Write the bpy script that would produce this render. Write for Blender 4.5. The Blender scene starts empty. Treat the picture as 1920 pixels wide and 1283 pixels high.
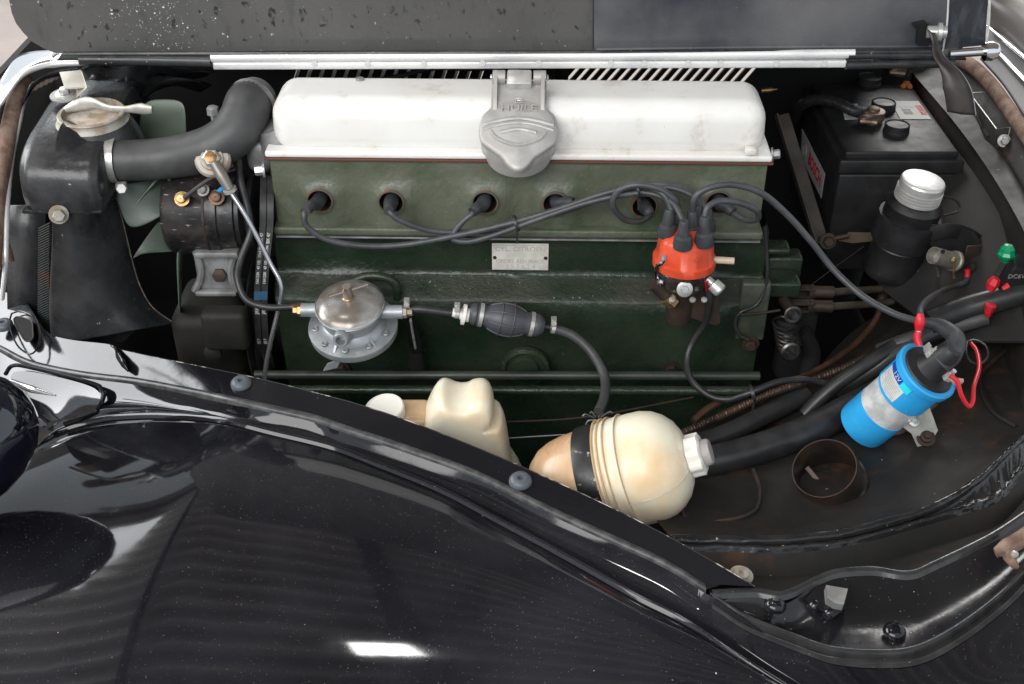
import bpy, bmesh, math, random
from mathutils import Vector, Matrix, Euler
from mathutils import noise as mnoise
random.seed(7)
V = Vector
PI = math.pi
sc = bpy.context.scene
col = sc.collection
# ---------------------------------------------------------------- camera
PITCH = math.radians(35.0)
FPX = 2200.0
CAM = V((0, -1.64*math.cos(PITCH), 1.64*math.sin(PITCH)))
cam_d = bpy.data.cameras.new('camera'); cam = bpy.data.objects.new('camera', cam_d); col.objects.link(cam)
cam.location = CAM; cam.rotation_euler = (PI/2-PITCH, 0, 0)
cam_d.sensor_width = 36; cam_d.lens = FPX/1920*36; cam_d.clip_start = 0.02; cam_d.clip_end = 200
sc.camera = cam
sc.view_settings.view_transform = 'Standard'; sc.view_settings.look = 'None'
sc.view_settings.exposure = 0.45; sc.view_settings.gamma = 1
sc.cycles.use_denoising = True
sc.cycles.max_bounces = 8; sc.cycles.glossy_bounces = 5; sc.cycles.diffuse_bounces = 3
sc.cycles.caustics_reflective = False; sc.cycles.caustics_refractive = False
sc.cycles.sample_clamp_indirect = 6
# ---------------------------------------------------------------- world (the open hall's surroundings)
w = bpy.data.worlds.new("World"); sc.world = w; w.use_nodes = True
wb = w.node_tree.nodes['Background']; wb.inputs[0].default_value = (0.86, 0.93, 1.0, 1); wb.inputs[1].default_value = 0.8
def area(name, loc, target, sx, sy, power, colr=(1,1,1)):
    l = bpy.data.lights.new(name, 'AREA'); l.shape = 'RECTANGLE'; l.size = sx; l.size_y = sy; l.energy = power; l.color = colr
    o = bpy.data.objects.new(name, l); col.objects.link(o); o.location = loc
    o.rotation_euler = (V(target)-V(loc)).to_track_quat('-Z', 'Y').to_euler()
    return o
area('doorway_light', (-1.4, -2.7, 2.3), (0, 0, 0.1), 3.2, 1.6, 88, (1.0, 0.985, 0.96))
area('skylight_light', (-0.80, -0.40, 2.58), (-0.2, -0.3, 0.0), 0.16, 0.20, 4, (1.0, 0.99, 0.97))
area('side_doorway_light', (-4.2, 1.1, 2.3), (-0.4, 0.2, 0.5), 3.6, 1.7, 140, (0.97, 0.985, 1.0))
area('yard_light', (0.3, 5.0, 3.2), (0.2, 2.6, -0.7), 6.0, 3.0, 430, (1.0, 0.97, 0.93))

# ---------------------------------------------------------------- geometry helpers
RM = Euler((PI/2-PITCH, 0, 0)).to_matrix()
def rayd(px, py): return RM @ V(((px-960.0)/FPX, -(py-641.5)/FPX, -1.0))
def PT(px, py, t): return CAM + rayd(px, py)*t
def PY(px, py, y=0.0):
    d = rayd(px, py); return CAM + d*((y-CAM.y)/d.y)
def PZ(px, py, z=0.0):
    d = rayd(px, py); return CAM + d*((z-CAM.z)/d.z)
def PX(px, py, x):
    d = rayd(px, py); return CAM + d*((x-CAM.x)/d.x)
ENG = Matrix.Rotation(math.radians(-1.3), 4, 'Z'); ENGI = ENG.inverted()
def EY(px, py, y=0.0):          # engine frame, local coordinates
    o = ENGI @ CAM; d = ENGI.to_3x3() @ rayd(px, py)
    return o + d*((y-o.y)/d.y)
def EYW(px, py, y=0.0): return ENG @ EY(px, py, y)

def cr(pts, n):                 # Catmull-Rom through the points, n samples per span
    P = [V(p) for p in pts]
    if len(P) < 3:
        return [P[0].lerp(P[-1], i/n) for i in range(n+1)]
    out = []
    for i in range(len(P)-1):
        p1, p2 = P[i], P[i+1]
        p0 = P[i-1] if i else p1*2-p2
        p3 = P[i+2] if i+2 < len(P) else p2*2-p1
        for k in range(n):
            t = k/n
            out.append(0.5*((2*p1)+(p2-p0)*t+(2*p0-5*p1+4*p2-p3)*t*t+(3*p1-p0-3*p2+p3)*t**3))
    out.append(P[-1].copy())
    return out
def resample(P, n):
    L = [0.0]
    for a, b in zip(P, P[1:]): L.append(L[-1]+(b-a).length)
    out = []; j = 0
    for i in range(n+1):
        s = L[-1]*i/n
        while j < len(L)-2 and L[j+1] < s: j += 1
        seg = L[j+1]-L[j]
        out.append(P[j].lerp(P[j+1], (s-L[j])/seg if seg > 1e-9 else 0))
    return out
def perp(a):
    a = a.normalized(); h = V((0, 0, 1)) if abs(a.z) < 0.9 else V((1, 0, 0))
    u = a.cross(h).normalized(); return u, u.cross(a).normalized()

class MB:
    def __init__(s): s.v = []; s.f = []; s.m = []
    def add(s, vs, fs, mi=0):
        o = len(s.v); s.v += [V(p) for p in vs]; s.f += [tuple(i+o for i in f) for f in fs]; s.m += [mi]*len(fs); return s
    def box(s, c, size, rot=None, mi=0):
        c = V(c); sx, sy, sz = [k/2 for k in size]
        R = rot if rot is not None else Matrix.Identity(3)
        vs = [c + R @ V((x*sx, y*sy, z*sz)) for x in (-1, 1) for y in (-1, 1) for z in (-1, 1)]
        return s.add(vs, [(0,1,3,2),(4,6,7,5),(0,4,5,1),(2,3,7,6),(0,2,6,4),(1,5,7,3)], mi)
    def tube(s, pts, r, seg=12, n=6, caps=True, mi=0, smooth=True, sx=1.0):
        P = cr(pts, n) if (smooth and len(pts) > 2) else [V(p) for p in pts]
        N = len(P); T = [(P[min(i+1, N-1)]-P[max(i-1, 0)]).normalized() for i in range(N)]
        u, v = perp(T[0]); vs = []
        for i in range(N):
            u = (u - T[i]*u.dot(T[i])).normalized(); v = T[i].cross(u)
            if isinstance(r, (int, float)): rr = r
            else:
                q = i/(N-1)*(len(r)-1); k = min(int(q), len(r)-2); rr = r[k]+(r[k+1]-r[k])*(q-k)
            for k in range(seg):
                a = 2*PI*k/seg; vs.append(P[i] + (u*math.cos(a)*sx + v*math.sin(a))*rr)
        fs = [(i*seg+k, i*seg+(k+1)%seg, (i+1)*seg+(k+1)%seg, (i+1)*seg+k) for i in range(N-1) for k in range(seg)]
        if caps: fs += [tuple(range(seg))[::-1], tuple((N-1)*seg+k for k in range(seg))]
        return s.add(vs, fs, mi)
    def lathe(s, p0, ax, prof, seg=32, mi=0, lobes=None, close=False):
        p0 = V(p0); ax = V(ax).normalized(); u, v = perp(ax); vs = []
        for j, (t, r) in enumerate(prof):
            for k in range(seg):
                a = 2*PI*k/seg; rr = r*(1+(lobes[1]*math.cos(lobes[0]*a) if lobes and lobes[2] <= j <= lobes[3] else 0))
                vs.append(p0 + ax*t + (u*math.cos(a)+v*math.sin(a))*rr)
        fs = [(i*seg+k, i*seg+(k+1)%seg, (i+1)*seg+(k+1)%seg, (i+1)*seg+k) for i in range(len(prof)-1) for k in range(seg)]
        if prof[0][1] > 1e-6 and not close: fs.append(tuple(range(seg))[::-1])
        if prof[-1][1] > 1e-6 and not close: fs.append(tuple((len(prof)-1)*seg+k for k in range(seg)))
        return s.add(vs, fs, mi)
    def prism(s, outline, ext, mi=0):
        n = len(outline); ext = V(ext); a = [V(p) for p in outline]; b = [p+ext for p in a]
        return s.add(a+b, [tuple(range(n)), tuple(range(2*n-1, n-1, -1))]+[(i, n+i, n+(i+1) % n, (i+1) % n) for i in range(n)], mi)
    def grid(s, rows, mi=0, closed=False):
        n = len(rows[0]); vs = [p for r in rows for p in r]
        fs = [(i*n+k, i*n+(k+1)%n, (i+1)*n+(k+1)%n, (i+1)*n+k) for i in range(len(rows)-1) for k in range(n if closed else n-1)]
        return s.add(vs, fs, mi)
    def loft(s, polys, nu=80, nv=8, mi=0, fn=None, linear=False):
        rs = [resample(cr(p, 8), nu) for p in polys]
        cols = [(resample([r[i] for r in rs], nv*(len(rs)-1)) if linear == 'r' else ([rs[j][i].lerp(rs[j+1][i], k/nv) for j in range(len(rs)-1) for k in range(nv)]+[rs[-1][i]]) if linear else cr([r[i] for r in rs], nv)) for i in range(nu+1)]
        rows = [[c[j] for c in cols] for j in range(len(cols[0]))]
        if fn: rows = [[fn(p, i/nu, j/(len(rows)-1)) for i, p in enumerate(r)] for j, r in enumerate(rows)]
        return s.grid(rows, mi)
    def rbox(s, c, size, r, seg=3, rot=None, mi=0, taper=None):
        bm = bmesh.new(); bmesh.ops.create_cube(bm, size=1.0)
        for v in bm.verts:
            v.co = V((v.co.x*size[0], v.co.y*size[1], v.co.z*size[2]))
            if taper and v.co.z > 0: v.co.x *= taper[0]; v.co.y *= taper[1]
        bmesh.ops.bevel(bm, geom=list(bm.edges), offset=r, segments=seg, profile=0.5, affect='EDGES', clamp_overlap=True)
        R = rot if rot is not None else Matrix.Identity(3); c = V(c)
        bm.verts.index_update()
        s.add([c+R@v.co for v in bm.verts], [tuple(v.index for v in f.verts) for f in bm.faces], mi); bm.free(); return s
    def bolt(s, p, ax, r, h, mi=0, washer=True):
        p = V(p); ax = V(ax).normalized()
        if washer: s.lathe(p, ax, [(0, r*1.5), (h*0.2, r*1.5)], 20, mi)
        return s.lathe(p+ax*h*0.2, ax, [(0, r), (h*0.7, r), (h*0.85, r*0.85)], 6, mi)
    def build(s, name, mats, root=None, M=None, bevel=0, bseg=2, ang=38, solid=0, flat=False, subs=0, flip=False):
        me = bpy.data.meshes.new(name)
        vs = [M @ p for p in s.v] if M is not None else s.v
        loc = V((0, 0, 0))
        if root is not None: loc = V(root['wl'])
        else:
            lo = [min(p[i] for p in vs) for i in range(3)]; hi = [max(p[i] for p in vs) for i in range(3)]
            loc = V(((lo[0]+hi[0])/2, (lo[1]+hi[1])/2, lo[2]))
        me.from_pydata([p-loc for p in vs], [], s.f)
        if not isinstance(mats, (list, tuple)): mats = [mats]
        for m in mats: me.materials.append(m)
        me.polygons.foreach_set('material_index', s.m)
        bm = bmesh.new(); bm.from_mesh(me); bmesh.ops.recalc_face_normals(bm, faces=bm.faces); bm.to_mesh(me); bm.free()
        if not flat:
            me.polygons.foreach_set('use_smooth', [True]*len(me.polygons))
            me.set_sharp_from_angle(angle=math.radians(ang))
        o = bpy.data.objects.new(name, me); col.objects.link(o)
        if root is not None:
            o.parent = root
            if root.parent is not None or root.type == 'MESH': o.location = (0, 0, 0)
        else: o.location = loc
        o['wl'] = tuple(loc)
        if solid:
            md = o.modifiers.new('solid', 'SOLIDIFY'); md.thickness = solid; md.offset = 0
        if subs:
            md = o.modifiers.new('sub', 'SUBSURF'); md.levels = subs; md.render_levels = subs
        if bevel:
            md = o.modifiers.new('bev', 'BEVEL'); md.width = bevel; md.segments = bseg; md.limit_method = 'ANGLE'; md.angle_limit = math.radians(40)
        return o

def rootloc(o): return V(o['wl'])
def thing(name, label, cat, loc, group=None):
    o = bpy.data.objects.new(name, None); col.objects.link(o); o.location = V(loc); o.empty_display_size = 0.02
    o['wl'] = tuple(V(loc)); o['label'] = label; o['category'] = cat
    if group: o['group'] = group
    bpy.context.view_layer.update()
    return o
def tag(o, label, cat, group=None):
    o['label'] = label; o['category'] = cat
    if group: o['group'] = group
    return o
def struct(o): o['kind'] = 'structure'; return o
def basis(xd, zd):              # 3x3 with given x and z directions
    x = V(xd).normalized(); z = V(zd); z = (z-x*z.dot(x)).normalized(); y = z.cross(x)
    return Matrix((x, y, z)).transposed()
def text(mb, s, size, org, R, ext=0.0004, mi=0, align='CENTER', sx=1.0, off=0.0, shear=0):
    cu = bpy.data.curves.new('t', 'FONT'); cu.body = s; cu.size = size; cu.extrude = ext; cu.align_x = align; cu.align_y = 'CENTER'; cu.offset = off; cu.resolution_u = 3; cu.shear = shear
    ob = bpy.data.objects.new('t', cu); col.objects.link(ob)
    dg = bpy.context.evaluated_depsgraph_get(); me = ob.evaluated_get(dg).to_mesh()
    mb.add([V(org)+R@V((v.co.x*sx, v.co.y, v.co.z)) for v in me.vertices], [tuple(p.vertices) for p in me.polygons], mi)
    bpy.data.objects.remove(ob); bpy.data.curves.remove(cu)
    return mb

# ---------------------------------------------------------------- materials
def mat(name, c1, rough=0.5, metal=0.0, c2=None, nscale=12, thr=(0.4, 0.6), bump=0.0, bscale=60, rvar=0.0, coat=0.0,
        dust=0.0, dscale=260, dcol=(0.6, 0.58, 0.54), dthr=0.74, rust=None, rthr=(0.62, 0.7), rscale=18, trans=0, ior=1.45, sss=0, spec=0.5,
        film=0.0, fscale=5, fcol=(0.3, 0.29, 0.27), stretch=None, detail=6, scratch=0.0, bdist=0.002):
    m = bpy.data.materials.new(name); m.use_nodes = True; nt = m.node_tree; N = nt.nodes; L = nt.links
    b = N['Principled BSDF']
    g = N.new('ShaderNodeNewGeometry'); pos = g.outputs['Position']
    if stretch:
        mp = N.new('ShaderNodeMapping'); mp.inputs['Scale'].default_value = stretch; L.new(pos, mp.inputs[0]); spos = mp.outputs[0]
    else: spos = pos
    def noise(sc_, det=detail, p=spos, ro=0.55):
        n = N.new('ShaderNodeTexNoise'); n.inputs['Scale'].default_value = sc_; n.inputs['Detail'].default_value = det; n.inputs['Roughness'].default_value = ro; L.new(p, n.inputs['Vector']); return n.outputs['Fac']
    def rng(s_, a, b_, c=0.0, d=1.0):
        r = N.new('ShaderNodeMapRange'); r.inputs[1].default_value = a; r.inputs[2].default_value = b_; r.inputs[3].default_value = c; r.inputs[4].default_value = d; L.new(s_, r.inputs[0]); return r.outputs[0]
    def mix(f, a, b_):
        x = N.new('ShaderNodeMix'); x.data_type = 'RGBA'
        L.new(f, x.inputs[0])
        for i, q in ((6, a), (7, b_)):
            if isinstance(q, tuple): x.inputs[i].default_value = (*q[:3], 1)
            else: L.new(q, x.inputs[i])
        return x.outputs[2]
    cur = (*c1[:3], 1); rsock = None
    if c2 is not None: cur = mix(rng(noise(nscale), *thr), cur, (*c2, 1))
    if film > 0:
        ff = rng(noise(fscale, 8), 0.42, 0.75, 0, film); cur = mix(ff, cur, (*fcol, 1))
    rb = rough
    if rvar: rsock = rng(noise(nscale*1.7, 8, ro=0.7), 0.3, 0.7, max(0.02, rough-rvar), rough+rvar)
    if rust is not None:
        rf = rng(noise(rscale, 9, p=pos, ro=0.68), rthr[0], rthr[1]); cur = mix(rf, cur, (*rust, 1))
    if scratch:
        mp2 = N.new('ShaderNodeMapping'); mp2.inputs['Scale'].default_value = (8, 70, 70); mp2.inputs['Rotation'].default_value = (0.3, 0.5, 0.7); L.new(pos, mp2.inputs[0])
        sf = rng(noise(6, 4, p=mp2.outputs[0]), 0.66, 0.7, 0, scratch); cur = mix(sf, cur, (0.35, 0.34, 0.32))
    if dust > 0:
        df = rng(noise(dscale, 2, p=pos), dthr, dthr+0.04, 0, dust); cur = mix(df, cur, (*dcol, 1))
    if isinstance(cur, tuple): b.inputs['Base Color'].default_value = cur
    else: L.new(cur, b.inputs['Base Color'])
    if rsock is None: b.inputs['Roughness'].default_value = rough
    else: L.new(rsock, b.inputs['Roughness'])
    b.inputs['Metallic'].default_value = metal
    b.inputs['Coat Weight'].default_value = coat; b.inputs['Coat Roughness'].default_value = 0.04
    b.inputs['Specular IOR Level'].default_value = spec; b.inputs['IOR'].default_value = ior
    b.inputs['Transmission Weight'].default_value = trans
    if sss: b.inputs['Subsurface Weight'].default_value = sss; b.inputs['Subsurface Radius'].default_value = (0.012, 0.009, 0.006); b.inputs['Subsurface Scale'].default_value = 1.0
    if bump:
        bn = N.new('ShaderNodeBump'); bn.inputs['Strength'].default_value = bump; bn.inputs['Distance'].default_value = bdist
        L.new(noise(bscale, 5, ro=0.6), bn.inputs['Height']); L.new(bn.outputs[0], b.inputs['Normal'])
    return m

M = {}
M['paint'] = mat('black_gloss_paint', (0.006, 0.006, 0.008), 0.055, coat=0.0, dust=0.28, dscale=620, dthr=0.70, rvar=0.02, bump=0.02, bscale=9, bdist=0.003, film=0.13, fcol=(0.10, 0.10, 0.115))  # dust specks, plus a grey film that puts sheen into the colour
M['paint_clean'] = mat('black_ledge_paint', (0.006, 0.006, 0.008), 0.13, dust=0.35, dscale=380, dthr=0.74, film=0.03, fcol=(0.12, 0.12, 0.12), rvar=0.05, bump=0.1, bscale=40)
M['hoodin'] = mat('hood_inner_paint', (0.088, 0.086, 0.083), 0.30, c2=(0.045, 0.045, 0.05), nscale=22, thr=(0.58, 0.72), rvar=0.12, dust=0.7, dscale=150, dthr=0.72, dcol=(0.5, 0.5, 0.5), stretch=(1.3, 1, 0.55), film=0.25, fcol=(0.2, 0.195, 0.19))
M['hoodin2'] = mat('hood_inner_gloss', (0.04, 0.044, 0.054), 0.26, c2=(0.14, 0.138, 0.14), nscale=5, thr=(0.36, 0.66), rvar=0.12, dust=0.3, dscale=160, dthr=0.76, film=0.3, fcol=(0.14, 0.14, 0.145), bump=0.15, bscale=25)
M['cover'] = mat('white_cover_paint', (0.80, 0.79, 0.76), 0.38, c2=(0.74, 0.72, 0.68), nscale=9, rust=(0.50, 0.42, 0.33), rthr=(0.56, 0.78), bump=0.2, bscale=140, bdist=0.0015, dust=0.35, dscale=120, dthr=0.75, dcol=(0.3, 0.27, 0.22), rvar=0.1)
M['gasket'] = mat('gasket_red', (0.13, 0.04, 0.025), 0.7, c2=(0.10, 0.05, 0.035), nscale=60)
M['alu'] = mat('cast_aluminium', (0.47, 0.46, 0.44), 0.46, 0.25, c2=(0.38, 0.365, 0.345), nscale=30, bump=0.3, bscale=300, rvar=0.1, bdist=0.0006)
M['alud'] = mat('dull_aluminium', (0.33, 0.33, 0.33), 0.5, 0.5, c2=(0.22, 0.215, 0.21), nscale=40, bump=0.35, bscale=250, rvar=0.1, bdist=0.0006)
M['headg'] = mat('cylinder_head_green', (0.088, 0.100, 0.068), 0.38, c2=(0.125, 0.134, 0.10), nscale=11, thr=(0.35, 0.65), bump=0.5, bscale=110, rvar=0.14, rust=(0.04, 0.075, 0.025), rthr=(0.52, 0.75), rscale=14, dust=0.5, dscale=300, dthr=0.73, bdist=0.0035, detail=9, stretch=(1, 1, 0.7))
M['blockg'] = mat('engine_block_green', (0.012, 0.024, 0.014), 0.24, c2=(0.024, 0.036, 0.022), nscale=14, bump=0.4, bscale=90, rvar=0.14, dust=0.45, dscale=280, dthr=0.74, dcol=(0.3, 0.32, 0.28), bdist=0.004, detail=9, film=0.22, fscale=9, fcol=(0.045, 0.045, 0.032))
M['blockdust'] = mat('dusty_block_shelf', (0.042, 0.043, 0.033), 0.42, c2=(0.014, 0.026, 0.015), nscale=10, thr=(0.38, 0.62), bump=0.4, bscale=140, dust=0.5, dscale=240, dthr=0.71, rvar=0.1, bdist=0.004, detail=9, stretch=(0.8, 1, 1.1))
M['fan'] = mat('fan_green', (0.085, 0.108, 0.085), 0.33, c2=(0.055, 0.072, 0.055), nscale=10, rvar=0.1, dust=0.4)
M['black'] = mat('satin_black', (0.010, 0.010, 0.011), 0.38, c2=(0.02, 0.019, 0.019), nscale=20, dust=0.5, dscale=260, dthr=0.75, rvar=0.12, bump=0.25, bscale=50)
M['tank'] = mat('radiator_black', (0.010, 0.011, 0.013), 0.28, c2=(0.035, 0.035, 0.036), nscale=13, thr=(0.45, 0.7), dust=0.75, dscale=170, dthr=0.73, rvar=0.12, film=0.4, fscale=11, fcol=(0.11, 0.11, 0.11), bump=0.5, bscale=22, bdist=0.003, detail=9)
M['floorp'] = mat('matt_black_panel', (0.012, 0.0115, 0.011), 0.66, spec=0.3, c2=(0.022, 0.019, 0.017), nscale=10, rust=(0.06, 0.028, 0.015), rthr=(0.56, 0.68), rscale=14, dust=0.8, dscale=220, dthr=0.755, rvar=0.12, bump=0.3, bscale=60, film=0.35, fscale=6, fcol=(0.035, 0.033, 0.031))
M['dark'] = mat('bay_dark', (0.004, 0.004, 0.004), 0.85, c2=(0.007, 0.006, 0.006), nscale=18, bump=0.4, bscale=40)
M['rubber'] = mat('hose_rubber', (0.045, 0.045, 0.046), 0.46, c2=(0.062, 0.062, 0.062), nscale=30, bump=0.2, bscale=200, bdist=0.0005, rvar=0.08)
M['cable'] = mat('cable_rubber', (0.045, 0.046, 0.05), 0.38, c2=(0.065, 0.066, 0.07), nscale=40, rvar=0.08)
M['wire'] = mat('wire_black', (0.018, 0.018, 0.02), 0.35, c2=(0.03, 0.03, 0.03), nscale=40, rvar=0.05)
M['boot'] = mat('boot_rubber', (0.032, 0.034, 0.038), 0.5, c2=(0.055, 0.056, 0.06), nscale=50, rvar=0.08)
M['chrome'] = mat('chrome', (0.72, 0.72, 0.73), 0.12, 1.0, rvar=0.05)
M['steel'] = mat('zinc_steel', (0.56, 0.56, 0.54), 0.3, 0.55, c2=(0.42, 0.41, 0.38), nscale=60, rvar=0.1)
M['whitetrim'] = mat('pale_hinge_trim', (0.80, 0.79, 0.78), 0.3, 0.25, c2=(0.5, 0.5, 0.5), nscale=22, thr=(0.5, 0.75), stretch=(0.5, 1, 2), rvar=0.1)
M['brass'] = mat('old_brass', (0.42, 0.28, 0.12), 0.36, 0.8, c2=(0.25, 0.14, 0.07), nscale=90, rvar=0.1)
M['copper'] = mat('copper_tube', (0.13, 0.065, 0.04), 0.42, 0.6, c2=(0.07, 0.045, 0.03), nscale=30, rvar=0.1)
M['rustm'] = mat('rusty_steel', (0.05, 0.030, 0.022), 0.55, 0.3, c2=(0.03, 0.022, 0.018), nscale=50, bump=0.4, bscale=200, bdist=0.0008)
M['seal'] = mat('brown_weatherstrip', (0.15, 0.085, 0.06), 0.85, c2=(0.25, 0.17, 0.125), nscale=60, bump=0.8, bscale=240, bdist=0.0015, stretch=(1, 1, 1))
M['orange'] = mat('orange_cap', (0.66, 0.075, 0.028), 0.3, c2=(0.5, 0.055, 0.02), nscale=25, rvar=0.08, dust=0.4, dscale=260, dthr=0.74, film=0.2, fscale=20, fcol=(0.3, 0.1, 0.06))
M['blue'] = mat('coil_blue', (0.03, 0.36, 0.72), 0.36, c2=(0.025, 0.30, 0.64), nscale=20, rvar=0.08, dust=0.5, dscale=300, dthr=0.74, scratch=0.3)
M['red'] = mat('red_insulation', (0.55, 0.018, 0.03), 0.35)
M['green'] = mat('green_plastic', (0.0, 0.22, 0.09), 0.25)
M['cyan'] = mat('cyan_print', (0.03, 0.62, 0.72), 0.3)
M['label'] = mat('label_paper', (0.62, 0.62, 0.61), 0.45, c2=(0.5, 0.5, 0.49), nscale=60)
M['plate'] = mat('ivory_plate', (0.66, 0.64, 0.58), 0.5, c2=(0.56, 0.53, 0.47), nscale=60, rust=(0.25, 0.22, 0.17), rthr=(0.62, 0.75), rscale=140, bump=0.5, bscale=400, bdist=0.0005)
M['platetext'] = mat('plate_lettering', (0.45, 0.43, 0.39), 0.5)
M['ink'] = mat('dark_ink', (0.03, 0.03, 0.035), 0.5)
M['redink'] = mat('red_ink', (0.55, 0.02, 0.03), 0.5)
M['greyink'] = mat('grey_ink', (0.28, 0.28, 0.28), 0.5)
M['poly'] = mat('aged_polythene', (0.80, 0.75, 0.60), 0.3, c2=(0.70, 0.44, 0.20), nscale=10, thr=(0.42, 0.76), sss=0.6, rvar=0.05, bump=0.15, bscale=30)
M['poly2'] = mat('stained_polythene', (0.60, 0.42, 0.26), 0.26, c2=(0.46, 0.26, 0.13), nscale=9, thr=(0.45, 0.72), sss=0.5, rvar=0.08, bump=0.15, bscale=30, stretch=(2.2, 1, 0.6))
M['capw'] = mat('white_plastic_cap', (0.78, 0.75, 0.68), 0.35, sss=0.2)
M['greycap'] = mat('grey_cap_plug', (0.34, 0.31, 0.29), 0.5, c2=(0.4, 0.37, 0.35), nscale=80)
M['batt'] = mat('battery_case', (0.012, 0.012, 0.013), 0.5, c2=(0.02, 0.02, 0.021), nscale=30, dust=0.4, dscale=280, dthr=0.755, rvar=0.1, bump=0.15, bscale=200, bdist=0.0005)
M['lead'] = mat('terminal_lead', (0.24, 0.19, 0.15), 0.45, 0.6, c2=(0.12, 0.07, 0.05), nscale=70, bump=0.5, bscale=200, bdist=0.001)
M['glass'] = mat('pump_dome', (0.20, 0.175, 0.15), 0.24, 0.4, c2=(0.40, 0.40, 0.39), nscale=24, rvar=0.05)
M['capalu'] = mat('ribbed_aluminium_cap', (0.62, 0.61, 0.59), 0.36, 0.5, c2=(0.5, 0.49, 0.47), nscale=50, rvar=0.1, bump=0.2, bscale=300, bdist=0.0005)
M['buffer'] = mat('grey_rubber_button', (0.085, 0.095, 0.11), 0.42)
M['floor'] = mat('hall_floor_concrete', (0.25, 0.215, 0.195), 0.6, c2=(0.20, 0.175, 0.16), nscale=1.5, bump=0.1, bscale=30)
M['roof'] = mat('corrugated_sheet', (0.62, 0.59, 0.56), 0.55, c2=(0.55, 0.53, 0.50), nscale=2)
M['beam'] = mat('roof_beam', (0.03, 0.03, 0.032), 0.5)
M['glassd'] = mat('dark_windscreen', (0.05, 0.045, 0.04), 0.32, c2=(0.075, 0.065, 0.058), nscale=7, rvar=0.05)
M['corr'] = mat('corroded_white_metal', (0.38, 0.36, 0.32), 0.55, 0.3, c2=(0.28, 0.22, 0.16), nscale=45, bump=0.6, bscale=160, bdist=0.0012)
M['orange_corr'] = mat('orange_corrosion', (0.5, 0.17, 0.04), 0.7)
def emis(name, c, s):
    m = bpy.data.materials.new(name); m.use_nodes = True; b = m.node_tree.nodes['Principled BSDF']
    b.inputs['Base Color'].default_value = (*c, 1); b.inputs['Emission Color'].default_value = (*c, 1); b.inputs['Emission Strength'].default_value = s; return m
M['skylight'] = emis('skylight_sheet', (0.93, 0.97, 1.0), 4.5)
# ---------------------------------------------------------------- setting: the hall
mb = MB(); mb.box((0, 3, -0.80), (40, 40, 0.1)); struct(mb.build('floor', M['floor'])).__setitem__('label', 'pale dusty concrete hall floor')
mb = MB(); mb.box((-5.2, 3.0, 0.35), (0.15, 14, 2.2)); struct(mb.build('dimming_wall', mat('dimming_wall_paint', (0.2, 0.18, 0.165), 0.8, c2=(0.15, 0.14, 0.13), nscale=1.2)))  # unseen wall added so the fender's left crest reflects something darker
# corrugated roof with skylight sheets
mb = MB(); rows = []
for j in range(481):
    y = -1.9+6.1*j/480; z = 2.7+0.82*j/480+0.075*math.sin(6.1*j/480*2*PI/0.30)
    rows.append([V((-4, y, z)), V((4, y, z))])
mb.grid(rows); struct(mb.build('hall_roof', M['roof']))
for i, (x0, y0, sx, sy) in enumerate([(-3.3, 1.8, 0.7, 1.8)]):
    zz = 2.7+(y0+1.9)/8.9*1.2
    m_ = MB(); m_.box((x0, y0, zz-0.07), (sx, sy, 0.02), Matrix.Rotation(math.atan(1.2/8.9), 3, 'X')); struct(m_.build('skylight', M['skylight']))
for y in (-1.4, 3.4):
    zz = 2.7+(y+1.9)/8.9*1.2
    m_ = MB(); m_.box((0, y, zz-0.13), (10, 0.09, 0.14)); struct(m_.build('roof_beam', M['beam']))
for x in (-2.1, -0.75, 0.75):
    m_ = MB(); m_.box((x, 1.1, 2.98), (0.08, 5.9, 0.12), Matrix.Rotation(math.atan(1.2/8.9), 3, 'X')); struct(m_.build('roof_beam', M['beam']))

# ---------------------------------------------------------------- near fender and its ledge
A_px = [(-40,520),(20,553),(44,560),(66,592),(90,624),(131,637),(205,646),(222,655),(328,678),(474,708),(583,735),(682,762),(800,803),(960,868),(1120,940),(1240,1000),(1330,1050),(1415,1100)]
B_px = [(-40,640),(0,655),(55,682),(146,702),(255,716),(346,733),(437,752),(583,784),(640,803),(765,844),(890,890),(1015,951),(1140,1009),(1244,1057),(1323,1106)]
C_px = [(-60,1010),(-10,935),(30,880),(69,846),(109,812),(182,790),(255,783),(328,783),(423,792),(510,813),(620,840),(700,870),(827,922),(932,978),(1015,1022),(1098,1068),(1194,1122),(1279,1165),(1358,1218),(1469,1290),(1600,1370)]
ZA, ZB, ZC = 0.100, 0.096, 0.090
fender = thing('front_fender', 'glossy black front fender with dusty paint in the foreground', 'fender', PZ(600, 1000, ZC))
def zd(x): return 0.00019*max(0, 430-x)
A = [PZ(x, y, ZA-zd(x)) for x, y in A_px]; B = [PZ(x, y, ZB-zd(x)-min(.012, .00006*max(0, 430-x))) for x, y in B_px]; Cc = [PZ(x, y, ZC-1.0*zd(x)-min(.008, .00005*max(0, 430-x))) for x, y in C_px]
def shift(P, dy, dz): return [p+V((0, dy, dz)) for p in P]
mb = MB()
mb.loft([shift(A, 0.004, -0.05), shift(A, 0.003, -0.004), A, shift(B, 0.007, 0.001), ], nu=160, nv=3, linear=True)
mb.build('ledge', M['paint_clean'], fender, ang=50)
mb = MB(); mb.tube([p+V((0, 0.001, -0.0006)) for p in A[6:]], 0.0008, 6, 4); mb.build('worn_edge', mat('ledge_edge_wear', (0.02, 0.02, 0.02), 0.4, c2=(0.45, 0.42, 0.38), nscale=45, thr=(.52, .6)), fender)
mb = MB(); Bt = cr(B, 8)
mb.loft([shift(B, 0.008, 0.0004), shift(B, 0.005, 0.0022), shift(B, 0.001, 0.0026), shift(B, -0.002, 0.001), shift(B, -0.004, -0.003)], nu=160, nv=3)
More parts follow.
